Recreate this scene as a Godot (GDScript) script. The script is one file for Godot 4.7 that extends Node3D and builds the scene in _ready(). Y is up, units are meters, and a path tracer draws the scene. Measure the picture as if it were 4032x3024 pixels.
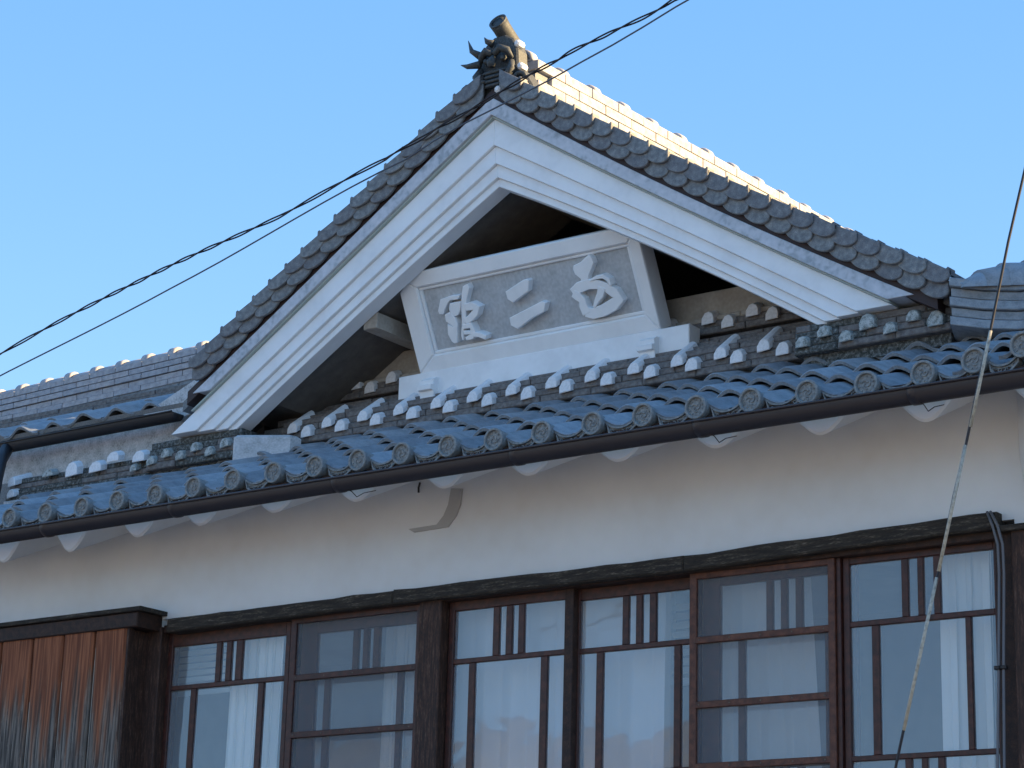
extends Node3D
# A Japanese inn seen from the street: gabled dormer with a plaster signboard above a tiled pent roof,
# white plaster wall and timber sash windows below. x runs along the facade, y up, z towards the street.

const PITCH := 0.305          # width of one pantile
const SLOPE := 0.45           # fall of the pent roof
const XA := -0.40             # apex of the gable
var rng := RandomNumberGenerator.new()
var mats := {}
var used := {}
var inn: Node3D

# ------------------------------------------------------------------ helpers
func new_st(smooth := false) -> SurfaceTool:
	var st := SurfaceTool.new()
	st.begin(Mesh.PRIMITIVE_TRIANGLES)
	st.set_smooth_group(0 if smooth else -1)
	return st

func done(st: SurfaceTool) -> ArrayMesh:
	st.generate_normals()
	return st.commit()

func tri(st: SurfaceTool, a: Vector3, b: Vector3, c: Vector3) -> void:
	st.add_vertex(a); st.add_vertex(b); st.add_vertex(c)

func quad(st: SurfaceTool, a: Vector3, b: Vector3, c: Vector3, d: Vector3) -> void:
	tri(st, a, b, c); tri(st, a, c, d)

func inset(p: PackedVector2Array, by: float) -> PackedVector2Array:
	var n := p.size()
	var out := PackedVector2Array()
	for i in n:
		var e0 := (p[i] - p[(i + n - 1) % n]).normalized()
		var e1 := (p[(i + 1) % n] - p[i]).normalized()
		var n0 := Vector2(-e0.y, e0.x)
		var n1 := Vector2(-e1.y, e1.x)
		var m := n0 + n1
		var l := maxf(m.length_squared() * 0.5, 0.5)
		out.append(p[i] + m * (by / l))
	return out

# polygon in x/y pushed from z0 (back) to z1 (front), front edge chamfered
func add_prism(st: SurfaceTool, poly: PackedVector2Array, z0: float, z1: float, bev := 0.0, xf := Transform3D(), shift := Vector3.ZERO, back := true) -> void:
	var p := poly
	if Geometry2D.is_polygon_clockwise(p):
		p = poly.duplicate()
		p.reverse()
	var n := p.size()
	var q := inset(p, bev) if bev > 0.0 else p
	var zb := z1 - bev
	for i in n:
		var j := (i + 1) % n
		var a0 := xf * (Vector3(p[i].x, p[i].y, z0) + shift)
		var b0 := xf * (Vector3(p[j].x, p[j].y, z0) + shift)
		var a1 := xf * Vector3(p[i].x, p[i].y, zb)
		var b1 := xf * Vector3(p[j].x, p[j].y, zb)
		quad(st, a0, a1, b1, b0)
		if bev > 0.0:
			quad(st, a1, xf * Vector3(q[i].x, q[i].y, z1), xf * Vector3(q[j].x, q[j].y, z1), b1)
	var idx := Geometry2D.triangulate_polygon(q)
	for k in range(0, idx.size(), 3):
		var i0 := idx[k]
		var i1 := idx[k + 1]
		var i2 := idx[k + 2]
		if (q[i1] - q[i0]).cross(q[i2] - q[i0]) > 0.0:
			var t := i1
			i1 = i2
			i2 = t
		tri(st, xf * Vector3(q[i0].x, q[i0].y, z1), xf * Vector3(q[i1].x, q[i1].y, z1), xf * Vector3(q[i2].x, q[i2].y, z1))
		if back:
			tri(st, xf * (Vector3(p[i0].x, p[i0].y, z0) + shift), xf * (Vector3(p[i2].x, p[i2].y, z0) + shift), xf * (Vector3(p[i1].x, p[i1].y, z0) + shift))

func rect(x0: float, y0: float, x1: float, y1: float) -> PackedVector2Array:
	return PackedVector2Array([Vector2(x0, y0), Vector2(x1, y0), Vector2(x1, y1), Vector2(x0, y1)])

func pts2(a: Array) -> PackedVector2Array:
	var out := PackedVector2Array()
	for i in range(0, a.size(), 2):
		out.append(Vector2(a[i], a[i + 1]))
	return out

func add_box(st: SurfaceTool, lo: Vector3, hi: Vector3, bev := 0.0, xf := Transform3D()) -> void:
	add_prism(st, rect(lo.x, lo.y, hi.x, hi.y), lo.z, hi.z, bev, xf)

func box(lo: Vector3, hi: Vector3, bev := 0.004) -> ArrayMesh:
	var st := new_st()
	add_box(st, lo, hi, bev)
	return done(st)

# rows of points joined into a sheet
func add_grid(st: SurfaceTool, rows: Array) -> void:
	for i in rows.size() - 1:
		var a: PackedVector3Array = rows[i]
		var b: PackedVector3Array = rows[i + 1]
		for j in a.size() - 1:
			quad(st, a[j], a[j + 1], b[j + 1], b[j])

func add_tube(st: SurfaceTool, path: PackedVector3Array, radii: Array, sides := 8, caps := true) -> void:
	var n := path.size()
	var rows: Array = []
	var side := Vector3.ZERO
	for i in n:
		var t := (path[mini(i + 1, n - 1)] - path[maxi(i - 1, 0)]).normalized()
		if side == Vector3.ZERO:
			side = t.cross(Vector3.UP if absf(t.y) < 0.9 else Vector3.RIGHT).normalized()
		side = (side - t * side.dot(t)).normalized()
		var up := side.cross(t)
		var r: float = radii[mini(i, radii.size() - 1)]
		var row := PackedVector3Array()
		for k in sides + 1:
			var an := TAU * k / sides
			row.append(path[i] + (side * cos(an) + up * sin(an)) * r)
		rows.append(row)
	add_grid(st, rows)
	if caps:
		for e in [0, n - 1]:
			var row: PackedVector3Array = rows[e]
			for k in sides:
				if e == 0:
					tri(st, path[e], row[k + 1], row[k])
				else:
					tri(st, path[e], row[k], row[k + 1])

func tube(path: Array, r: float, sides := 8) -> ArrayMesh:
	var st := new_st(true)
	add_tube(st, PackedVector3Array(path), [r], sides)
	return done(st)

# ribbon outline of a brush stroke: x, y, width triples
func stroke(a: Array, swell := 1.0) -> PackedVector2Array:
	var left := PackedVector2Array()
	var right := PackedVector2Array()
	var n := a.size() / 3
	for i in n:
		var p := Vector2(a[i * 3], a[i * 3 + 1])
		var i0 := maxi(i - 1, 0)
		var i1 := mini(i + 1, n - 1)
		var t := (Vector2(a[i1 * 3], a[i1 * 3 + 1]) - Vector2(a[i0 * 3], a[i0 * 3 + 1])).normalized()
		var nn: Vector2 = Vector2(-t.y, t.x) * a[i * 3 + 2] * 0.5 * swell
		left.append(p + nn)
		right.append(p - nn)
	right.reverse()
	left.append_array(right)
	return left

func numbered(called: String, under: Node) -> String:
	var key := str(under.get_instance_id()) + called
	var n: int = used.get(key, 0)
	used[key] = n + 1
	return called if n == 0 else "%s_%03d" % [called, n]

func part(parent: Node3D, called: String, mesh: Mesh, material: Material, xf := Transform3D()) -> MeshInstance3D:
	var o := MeshInstance3D.new()
	o.name = numbered(called, parent)
	o.mesh = mesh
	o.material_override = material
	o.transform = xf
	if mesh.get_surface_count() > 1:
		o.material_override = null
		o.set_surface_override_material(0, material)
		o.set_surface_override_material(1, mats["clay_edge"])
	parent.add_child(o, true)
	return o

func holder(parent: Node3D, called: String, at := Vector3.ZERO) -> Node3D:
	var o := Node3D.new()
	o.name = numbered(called, parent)
	parent.add_child(o, true)
	o.position = at
	return o

func tag(o: Node, label: String, category: String, group := "") -> void:
	o.set_meta("label", label)
	o.set_meta("category", category)
	if group != "":
		o.set_meta("group", group)

# ------------------------------------------------------------------ materials
func noise_image(size: int, freq: float, seed_no: int, oct := 4, stretch := Vector2.ONE) -> Image:
	var f := FastNoiseLite.new()
	f.seed = seed_no
	f.noise_type = FastNoiseLite.TYPE_SIMPLEX_SMOOTH
	f.frequency = freq
	f.fractal_octaves = oct
	var im := f.get_seamless_image(size, size)
	im.convert(Image.FORMAT_RF)
	return im

# colour texture: stops of [value, colour] over two layers of noise
func colour_tex(stops: Array, freq: float, seed_no: int, fine := 0.35, size := 256) -> ImageTexture:
	var a := noise_image(size, freq, seed_no)
	var b := noise_image(size, freq * 6.0, seed_no + 77, 3)
	var im := Image.create(size, size, true, Image.FORMAT_RGB8)
	var g := Gradient.new()
	var off := PackedFloat32Array()
	var col := PackedColorArray()
	for s in stops:
		off.append(s[0])
		col.append(s[1])
	g.offsets = off
	g.colors = col
	for y in size:
		for x in size:
			var v := a.get_pixel(x, y).r * (1.0 - fine) + b.get_pixel(x, y).r * fine
			im.set_pixel(x, y, g.sample(clampf((v - 0.5) * 1.7 + 0.5, 0.0, 1.0)))
	im.generate_mipmaps()
	return ImageTexture.create_from_image(im)

func grey_tex(freq: float, seed_no: int, size := 256) -> ImageTexture:
	var a := noise_image(size, freq, seed_no, 5)
	a.convert(Image.FORMAT_L8)
	return ImageTexture.create_from_image(a)

func make_mat(called: String, stops: Array, freq: float, metres: float, rough: float, fine := 0.35, relief := 0.0, metal := 0.0, spec := 0.5) -> StandardMaterial3D:
	var m := StandardMaterial3D.new()
	m.resource_name = called
	m.albedo_color = Color.WHITE
	m.albedo_texture = colour_tex(stops, freq, hash(called) % 1000, fine)
	m.uv1_triplanar = true
	m.uv1_world_triplanar = true
	m.uv1_scale = Vector3.ONE / metres
	m.roughness = rough
	m.metallic = metal
	m.metallic_specular = spec
	if relief > 0.0:
		m.heightmap_enabled = true
		m.heightmap_texture = grey_tex(freq * 3.0, hash(called) % 1000 + 5)
		m.heightmap_scale = relief
	mats[called] = m
	return m

func plain(called: String, c: Color, rough: float, metal := 0.0, spec := 0.5) -> StandardMaterial3D:
	var m := StandardMaterial3D.new()
	m.resource_name = called
	m.albedo_color = c
	m.roughness = rough
	m.metallic = metal
	m.metallic_specular = spec
	mats[called] = m
	return m

# weathered board: brown wood bared to grey from the foot up, grain along the board
func plank_tex(seed_no: int) -> ImageTexture:
	var w := 96
	var h := 512
	var grain := FastNoiseLite.new()
	grain.seed = seed_no
	grain.frequency = 0.05
	grain.fractal_octaves = 4
	var edge := FastNoiseLite.new()
	edge.seed = seed_no + 9
	edge.frequency = 0.06
	edge.fractal_octaves = 3
	var im := Image.create(w, h, true, Image.FORMAT_RGB8)
	for y in h:
		for x in w:
			var bow := sin(float(x) / w * PI) * 18.0
			var gr := grain.get_noise_2d(x * 2.4 + sin(y * 0.02 + seed_no) * 4.0, y * 0.10 + bow * 0.12)
			var gr2 := grain.get_noise_2d(x * 8.0 + 300.0, y * 0.22)
			var line := 120.0 + edge.get_noise_2d(x * 0.55, y * 0.05) * 130.0
			var t := clampf((y - line) / 110.0 + gr2 * 0.35 + 0.2, 0.0, 1.0)
			var brown := Color(0.62, 0.385, 0.26).lerp(Color(0.42, 0.235, 0.15), clampf(gr * 1.1 + gr2 * 0.5 + 0.5, 0, 1))
			var grey := Color(0.50, 0.46, 0.42).lerp(Color(0.25, 0.225, 0.21), clampf(gr * 1.5 + gr2 * 0.6 + 0.5, 0, 1))
			var c := brown.lerp(grey, t)
			if gr2 < -0.30 and t > 0.5:
				c = c.lerp(Color(0.60, 0.56, 0.52), 0.4)
			if x < 6 and t > 0.25:
				c = c.lerp(Color(0.68, 0.64, 0.59), 0.85)
			im.set_pixel(x, y, c)
	im.generate_mipmaps()
	return ImageTexture.create_from_image(im)

func build_materials() -> void:
	var C := func(r, g, b): return Color(r, g, b)
	make_mat("plaster", [[0.0, C.call(0.88, 0.89, 0.90)], [0.5, C.call(0.91, 0.92, 0.93)], [1.0, C.call(0.925, 0.935, 0.945)]], 0.012, 1.3, 0.85, 0.3, 0.02)
	make_mat("wall_plaster", [[0.0, C.call(0.875, 0.88, 0.885)], [0.5, C.call(0.89, 0.90, 0.91)], [1.0, C.call(0.905, 0.915, 0.925)]], 0.008, 2.1, 0.9, 0.35)
	make_mat("old_plaster", [[0.0, C.call(0.55, 0.56, 0.56)], [0.4, C.call(0.70, 0.71, 0.72)], [1.0, C.call(0.82, 0.82, 0.83)]], 0.03, 0.8, 0.9, 0.5, 0.05)
	make_mat("sign_ground", [[0.0, C.call(0.63, 0.645, 0.66)], [0.5, C.call(0.70, 0.715, 0.73)], [1.0, C.call(0.76, 0.775, 0.79)]], 0.02, 0.9, 0.95, 0.6, 0.06)
	make_mat("weathered_cap", [[0.0, C.call(0.60, 0.63, 0.66)], [0.4, C.call(0.73, 0.75, 0.78)], [1.0, C.call(0.80, 0.81, 0.84)]], 0.012, 1.0, 0.9, 0.5, 0.04)
	make_mat("tile_a", [[0.0, C.call(0.42, 0.435, 0.45)], [0.5, C.call(0.53, 0.545, 0.56)], [1.0, C.call(0.60, 0.61, 0.625)]], 0.03, 0.6, 0.68, 0.4, 0.02, 0.1, 0.6)
	make_mat("tile_b", [[0.0, C.call(0.36, 0.375, 0.395)], [0.5, C.call(0.47, 0.485, 0.505)], [1.0, C.call(0.55, 0.565, 0.58)]], 0.03, 0.7, 0.66, 0.4, 0.02, 0.1, 0.6)
	make_mat("tile_c", [[0.0, C.call(0.44, 0.46, 0.48)], [0.5, C.call(0.54, 0.57, 0.60)], [1.0, C.call(0.62, 0.64, 0.66)]], 0.03, 0.5, 0.70, 0.4, 0.02, 0.1, 0.6)
	make_mat("tile_edge", [[0.0, C.call(0.40, 0.41, 0.415)], [0.5, C.call(0.52, 0.53, 0.53)], [1.0, C.call(0.63, 0.635, 0.625)]], 0.05, 0.35, 0.7, 0.5, 0.03)
	make_mat("clay_edge", [[0.0, C.call(0.36, 0.37, 0.385)], [0.5, C.call(0.47, 0.48, 0.49)], [1.0, C.call(0.55, 0.56, 0.57)]], 0.06, 0.3, 0.9, 0.5, 0.04)
	make_mat("tile_dark", [[0.0, C.call(0.36, 0.37, 0.38)], [0.5, C.call(0.47, 0.48, 0.49)], [1.0, C.call(0.55, 0.56, 0.57)]], 0.08, 0.3, 0.75, 0.5, 0.06)
	make_mat("verge_a", [[0.0, C.call(0.35, 0.36, 0.37)], [0.5, C.call(0.46, 0.465, 0.47)], [0.85, C.call(0.54, 0.545, 0.54)], [1.0, C.call(0.60, 0.61, 0.60)]], 0.03, 0.35, 0.6, 0.45, 0.04, 0.0, 0.5)
	make_mat("verge_b", [[0.0, C.call(0.33, 0.33, 0.34)], [0.5, C.call(0.43, 0.43, 0.44)], [0.9, C.call(0.51, 0.51, 0.51)], [1.0, C.call(0.56, 0.57, 0.56)]], 0.03, 0.4, 0.6, 0.45, 0.04, 0.0, 0.5)
	make_mat("ridge_tile_a", [[0.0, C.call(0.55, 0.54, 0.55)], [0.5, C.call(0.64, 0.63, 0.64)], [1.0, C.call(0.70, 0.69, 0.70)]], 0.03, 0.5, 0.75, 0.4, 0.03)
	make_mat("ridge_tile_b", [[0.0, C.call(0.52, 0.52, 0.54)], [0.5, C.call(0.61, 0.61, 0.63)], [1.0, C.call(0.67, 0.67, 0.69)]], 0.03, 0.5, 0.75, 0.4, 0.03)
	make_mat("noshi", [[0.0, C.call(0.32, 0.30, 0.29)], [0.5, C.call(0.42, 0.40, 0.39)], [1.0, C.call(0.50, 0.485, 0.475)]], 0.04, 0.4, 0.7, 0.4, 0.03)
	make_mat("noshi_mossy", [[0.0, C.call(0.12, 0.14, 0.13)], [0.35, C.call(0.24, 0.25, 0.24)], [0.6, C.call(0.36, 0.36, 0.35)], [0.85, C.call(0.48, 0.50, 0.50)], [1.0, C.call(0.64, 0.67, 0.67)]], 0.05, 0.35, 0.9, 0.5, 0.05)
	make_mat("lichen_plaster", [[0.0, C.call(0.34, 0.36, 0.35)], [0.35, C.call(0.52, 0.54, 0.53)], [0.6, C.call(0.66, 0.68, 0.67)], [1.0, C.call(0.76, 0.77, 0.77)]], 0.03, 0.3, 0.9, 0.5, 0.05)
	make_mat("cap_plaster", [[0.0, C.call(0.80, 0.80, 0.80)], [0.5, C.call(0.88, 0.88, 0.89)], [1.0, C.call(0.91, 0.91, 0.92)]], 0.05, 0.3, 0.9, 0.5, 0.05)
	make_mat("oni", [[0.0, C.call(0.15, 0.16, 0.165)], [0.5, C.call(0.245, 0.255, 0.26)], [0.85, C.call(0.34, 0.35, 0.35)], [1.0, C.call(0.52, 0.53, 0.51)]], 0.06, 0.25, 0.65, 0.5, 0.06)
	make_mat("dark_wood", [[0.0, C.call(0.13, 0.085, 0.065)], [0.5, C.call(0.20, 0.125, 0.095)], [1.0, C.call(0.29, 0.19, 0.14)]], 0.03, 0.3, 0.7, 0.5, 0.04)
	make_mat("sash_wood", [[0.0, C.call(0.19, 0.10, 0.085)], [0.5, C.call(0.26, 0.135, 0.105)], [1.0, C.call(0.33, 0.17, 0.13)]], 0.03, 0.4, 0.5, 0.4, 0.02)
	make_mat("screen_wood", [[0.0, C.call(0.24, 0.13, 0.09)], [0.5, C.call(0.34, 0.19, 0.13)], [1.0, C.call(0.44, 0.26, 0.18)]], 0.03, 0.4, 0.55, 0.4, 0.02)
	make_mat("post_wood", [[0.0, C.call(0.14, 0.10, 0.085)], [0.5, C.call(0.23, 0.15, 0.115)], [0.8, C.call(0.33, 0.22, 0.17)], [1.0, C.call(0.42, 0.36, 0.32)]], 0.03, 0.4, 0.75, 0.5, 0.05)
	make_mat("lintel_wood", [[0.0, C.call(0.13, 0.115, 0.10)], [0.5, C.call(0.20, 0.175, 0.15)], [0.8, C.call(0.28, 0.25, 0.215)], [1.0, C.call(0.50, 0.47, 0.43)]], 0.03, 0.5, 0.85, 0.5, 0.08)
	for n in ["dark_wood", "sash_wood", "screen_wood"]:
		mats[n].uv1_scale = Vector3(2.2, 2.2, 2.2)
	mats["post_wood"].uv1_scale = Vector3(7.0, 0.8, 7.0)
	mats["lintel_wood"].uv1_scale = Vector3(0.7, 6.0, 6.0)
	make_mat("interior", [[0.0, C.call(0.58, 0.61, 0.63)], [1.0, C.call(0.66, 0.69, 0.71)]], 0.01, 2.0, 0.9, 0.2)
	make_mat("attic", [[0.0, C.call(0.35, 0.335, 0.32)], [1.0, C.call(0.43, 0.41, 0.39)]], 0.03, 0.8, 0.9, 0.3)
	make_mat("beige_plaster", [[0.0, C.call(0.60, 0.57, 0.53)], [1.0, C.call(0.70, 0.67, 0.63)]], 0.02, 1.0, 0.95, 0.4, 0.04)
	plain("gutter", Color(0.205, 0.185, 0.20), 0.42)
	plain("gutter_old", Color(0.16, 0.15, 0.16), 0.5)
	plain("bracket", Color(0.14, 0.12, 0.12), 0.5)
	plain("wire_dark", Color(0.10, 0.09, 0.12), 0.5)
	plain("wire_grey", Color(0.30, 0.33, 0.38), 0.6)
	make_mat("cable_cream", [[0.0, C.call(0.42, 0.41, 0.38)], [0.5, C.call(0.68, 0.66, 0.60)], [1.0, C.call(0.80, 0.78, 0.72)]], 0.05, 0.3, 0.6, 0.4)
	plain("conduit", Color(0.40, 0.40, 0.42), 0.5)
	plain("strap", Color(0.70, 0.70, 0.70), 0.85)
	plain("verge_strip", Color(0.20, 0.13, 0.12), 0.6)
	plain("moulding_green", Color(0.66, 0.70, 0.68), 0.85)
	plain("nail", Color(0.45, 0.42, 0.38), 0.4, 0.8)
	var g := plain("glass", Color(0.86, 0.92, 0.97, 0.10), 0.03, 0.17, 0.8)
	g.transparency = BaseMaterial3D.TRANSPARENCY_ALPHA
	var wave := noise_image(256, 0.012, 31, 2)
	wave.convert(Image.FORMAT_RGBA8)
	wave.bump_map_to_normal_map(2.0)
	g.normal_enabled = true
	g.normal_texture = ImageTexture.create_from_image(wave)
	g.normal_scale = 0.10
	g.uv1_triplanar = true
	g.uv1_world_triplanar = true
	g.uv1_scale = Vector3.ONE * 1.4
	var s := plain("screen_mesh", Color(0.58, 0.61, 0.64, 0.32), 0.9)
	s.transparency = BaseMaterial3D.TRANSPARENCY_ALPHA
	var c := plain("sheer", Color(0.90, 0.92, 0.94, 0.82), 0.95)
	c.transparency = BaseMaterial3D.TRANSPARENCY_ALPHA
	c.backlight_enabled = true
	c.backlight = Color(0.5, 0.5, 0.5)
	var c2 := plain("curtain", Color(0.93, 0.94, 0.93), 0.95)
	c2.backlight_enabled = true
	c2.backlight = Color(0.4, 0.4, 0.4)
	plain("blind", Color(0.80, 0.83, 0.83), 0.6)
	plain("white_frame", Color(0.90, 0.92, 0.93), 0.5)
	make_mat("asphalt", [[0.0, C.call(0.35, 0.355, 0.36)], [1.0, C.call(0.41, 0.415, 0.42)]], 0.02, 2.0, 0.95, 0.5)
	make_mat("house_wall", [[0.0, C.call(0.76, 0.765, 0.77)], [1.0, C.call(0.81, 0.815, 0.82)]], 0.02, 2.0, 0.95, 0.3)
	make_mat("house_roof", [[0.0, C.call(0.38, 0.39, 0.42)], [1.0, C.call(0.50, 0.51, 0.54)]], 0.02, 2.0, 0.6, 0.3)
	for i in 6:
		var m := StandardMaterial3D.new()
		m.resource_name = "board"
		m.albedo_texture = plank_tex(40 + i * 13)
		m.roughness = 0.85
		mats["board%d" % i] = m

func shade(a: Array) -> Material:
	return mats[a[rng.randi() % a.size()]]

# ------------------------------------------------------------------ camera, sky, sun
func setup_view() -> void:
	var cam := Camera3D.new()
	cam.name = "camera"
	cam.fov = 2.0 * rad_to_deg(atan(1512.0 / 9001.0))
	cam.near = 0.1
	cam.far = 2000.0
	add_child(cam)
	cam.transform = Transform3D(Basis(Vector3(0.809955, 0.027249, -0.585859), Vector3(0.143767, 0.959218, 0.243374), Vector3(0.568598, -0.281349, 0.773006)).orthonormalized(), Vector3(7.3336, 1.6, 9.8602))
	cam.current = true
	var we := WorldEnvironment.new()
	we.name = "environment"
	var e := Environment.new()
	e.background_mode = Environment.BG_SKY
	var sky := Sky.new()
	var sm := ProceduralSkyMaterial.new()
	sm.sky_top_color = Color(0.24, 0.39, 0.56)
	sm.sky_horizon_color = Color(0.535, 0.66, 0.735)
	sm.sky_curve = 0.15
	sm.sky_energy_multiplier = 1.0
	sm.ground_bottom_color = Color(0.42, 0.41, 0.40)
	sm.ground_horizon_color = Color(0.60, 0.64, 0.68)
	sm.sun_angle_max = 1.0
	sky.sky_material = sm
	e.sky = sky
	e.tonemap_mode = Environment.TONE_MAPPER_LINEAR
	e.tonemap_exposure = 3.55
	e.sdfgi_enabled = true
	e.ssao_enabled = true
	e.ssil_enabled = true
	we.environment = e
	add_child(we)
	var sun := DirectionalLight3D.new()
	sun.name = "sun"
	sun.light_energy = 1.6
	sun.light_color = Color(1.0, 0.86, 0.63)
	sun.light_angular_distance = 0.5
	sun.shadow_enabled = true
	add_child(sun)
	var to_sun := Vector3(0.80, 0.385, -0.46).normalized()
	sun.look_at_from_position(to_sun * 60.0, Vector3.ZERO, Vector3.UP)

# ------------------------------------------------------------------ pent roof
func crest(t: float) -> float:        # height of the pantile across its width, crest at t = 0
	var c := 0.5 + 0.5 * cos(TAU * t)
	return 0.060 * pow(c, 1.3)

func pantile_mesh(front: bool, width: float) -> ArrayMesh:
	var st := new_st(true)
	var seg := 14
	var length := 0.40
	var th := 0.017
	var rows: Array = []
	for zz in [0.0, 0.006, -length]:
		var row := PackedVector3Array()
		for i in seg + 1:
			var t := -0.56 + 1.10 * i / seg
			var y := crest(t) - (0.006 if zz == 0.006 else 0.0)
			row.append(Vector3(t * width, y, 0.0 if zz == 0.006 else (-0.005 if zz == 0.0 else zz)))
		rows.append(row)
	add_grid(st, [rows[2], rows[0], rows[1]])
	var made := done(st)
	st = new_st()
	var low := PackedVector3Array()
	for v in rows[1]:
		low.append(v + Vector3(0, -th, 0))
	add_grid(st, [rows[1], low])
	var lowb := PackedVector3Array()
	for v in rows[2]:
		lowb.append(v + Vector3(0, -th, 0))
	add_grid(st, [low, lowb])
	quad(st, rows[1][seg], rows[2][seg], lowb[seg], low[seg])
	quad(st, rows[2][0], rows[1][0], low[0], lowb[0])
	st.generate_normals()
	return st.commit(made)              # surface 0 the smoked face, surface 1 the raw clay edge

# round end disc with rim and worn crest, in the plane z = 0 facing +z
func eave_disc_mesh() -> ArrayMesh:
	var st := new_st(true)
	var R := 0.062
	var n := 22
	var prof := [[R * 0.93, -0.10], [R * 0.93, -0.006], [R, -0.004], [R, 0.014], [R * 0.95, 0.018], [R * 0.80, 0.018], [R * 0.75, 0.010], [R * 0.75, 0.004], [0.0, 0.004]]
	var rows: Array = []
	for p in prof:
		var row := PackedVector3Array()
		for k in n + 1:
			var a := TAU * k / n
			row.append(Vector3(cos(a) * p[0], sin(a) * p[0], p[1]))
		rows.append(row)
	for i in rows.size() - 1:
		st.set_smooth_group(i + 1)
		add_grid(st, [rows[i], rows[i + 1]])
	# beads and the three-comma crest in the sunk field
	st.set_smooth_group(-1)
	for k in 10:
		var a := TAU * k / 10.0
		add_prism(st, disc_poly(Vector2(cos(a), sin(a)) * R * 0.60, 0.0042, 5), 0.002, 0.009, 0.0015, Transform3D(), Vector3.ZERO, false)
	for k in 3:
		var a := TAU * k / 3.0 + 0.4
		var s: Array = []
		for j in 5:
			var r := R * (0.14 + 0.07 * j)
			var b := a + 0.55 * j
			s.append_array([cos(b) * r, sin(b) * r, 0.011 - 0.0018 * j])
		add_prism(st, stroke(s), 0.002, 0.009, 0.001, Transform3D(), Vector3.ZERO, false)
	return done(st)

func disc_poly(c: Vector2, r: float, n: int) -> PackedVector2Array:
	var out := PackedVector2Array()
	for k in n:
		out.append(c + Vector2(cos(TAU * k / n), sin(TAU * k / n)) * r)
	return out

# hanging front of the eave tile between two discs: rim around a sunk scrollwork panel
func eave_drop_mesh(width: float) -> ArrayMesh:
	var st := new_st()
	var top := PackedVector2Array()
	var n := 8
	var x0 := 0.22
	var x1 := 0.86
	var outer := PackedVector2Array()
	for i in n + 1:
		var t := x0 + (x1 - x0) * i / n
		outer.append(Vector2(t * width, crest(t) - 0.012))
	for i in n + 1:
		var t := x1 - 0.01 - (x1 - x0 - 0.06) * i / n
		outer.append(Vector2(t * width, crest(t) - 0.064 + 0.012 * absf(t - 0.54) * 2.0))
	var inner := inset(outer if not Geometry2D.is_polygon_clockwise(outer) else rev(outer), 0.009)
	add_prism(st, outer, -0.03, 0.0, 0.0)
	var o2 := outer if not Geometry2D.is_polygon_clockwise(outer) else rev(outer)
	for i in o2.size():
		var j := (i + 1) % o2.size()
		var a := Vector3(o2[i].x, o2[i].y, 0.012)
		var b := Vector3(o2[j].x, o2[j].y, 0.012)
		var c := Vector3(inner[j].x, inner[j].y, 0.012)
		var d := Vector3(inner[i].x, inner[i].y, 0.012)
		quad(st, a, d, c, b)
		quad(st, Vector3(a.x, a.y, 0.0), a, b, Vector3(b.x, b.y, 0.0))
		quad(st, d, Vector3(d.x, d.y, 0.0), Vector3(c.x, c.y, 0.0), c)
	for k in 5:                                     # scrolls
		var cx := width * (0.34 + 0.1 * k)
		var cy := crest(cx / width) - 0.036
		var s: Array = []
		for j in 6:
			var b := 0.9 * j + k * 2.0
			s.append_array([cx + cos(b) * (0.004 + 0.0016 * j), cy + sin(b) * (0.003 + 0.0012 * j), 0.004])
		add_prism(st, stroke(s), 0.0, 0.007, 0.001, Transform3D(), Vector3.ZERO, false)
	return done(st)

func rev(p: PackedVector2Array) -> PackedVector2Array:
	var q := p.duplicate()
	q.reverse()
	return q

const EAVE_X := [-4.09, -3.79, -3.485, -3.179, -2.864, -2.553, -2.258, -1.948, -1.647, -1.344, -1.041, -0.736, -0.431, -0.129, 0.183, 0.482, 0.785, 1.096, 1.399, 1.706, 2.011, 2.319, 2.63, 2.919, 3.172, 3.408, 3.66]
const EAVE_Y := [4.651, 4.651, 4.651, 4.651, 4.648, 4.647, 4.651, 4.65, 4.658, 4.665, 4.669, 4.665, 4.662, 4.659, 4.659, 4.654, 4.650, 4.655, 4.656, 4.652, 4.644, 4.637, 4.632, 4.640, 4.661, 4.698, 4.74]

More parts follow.
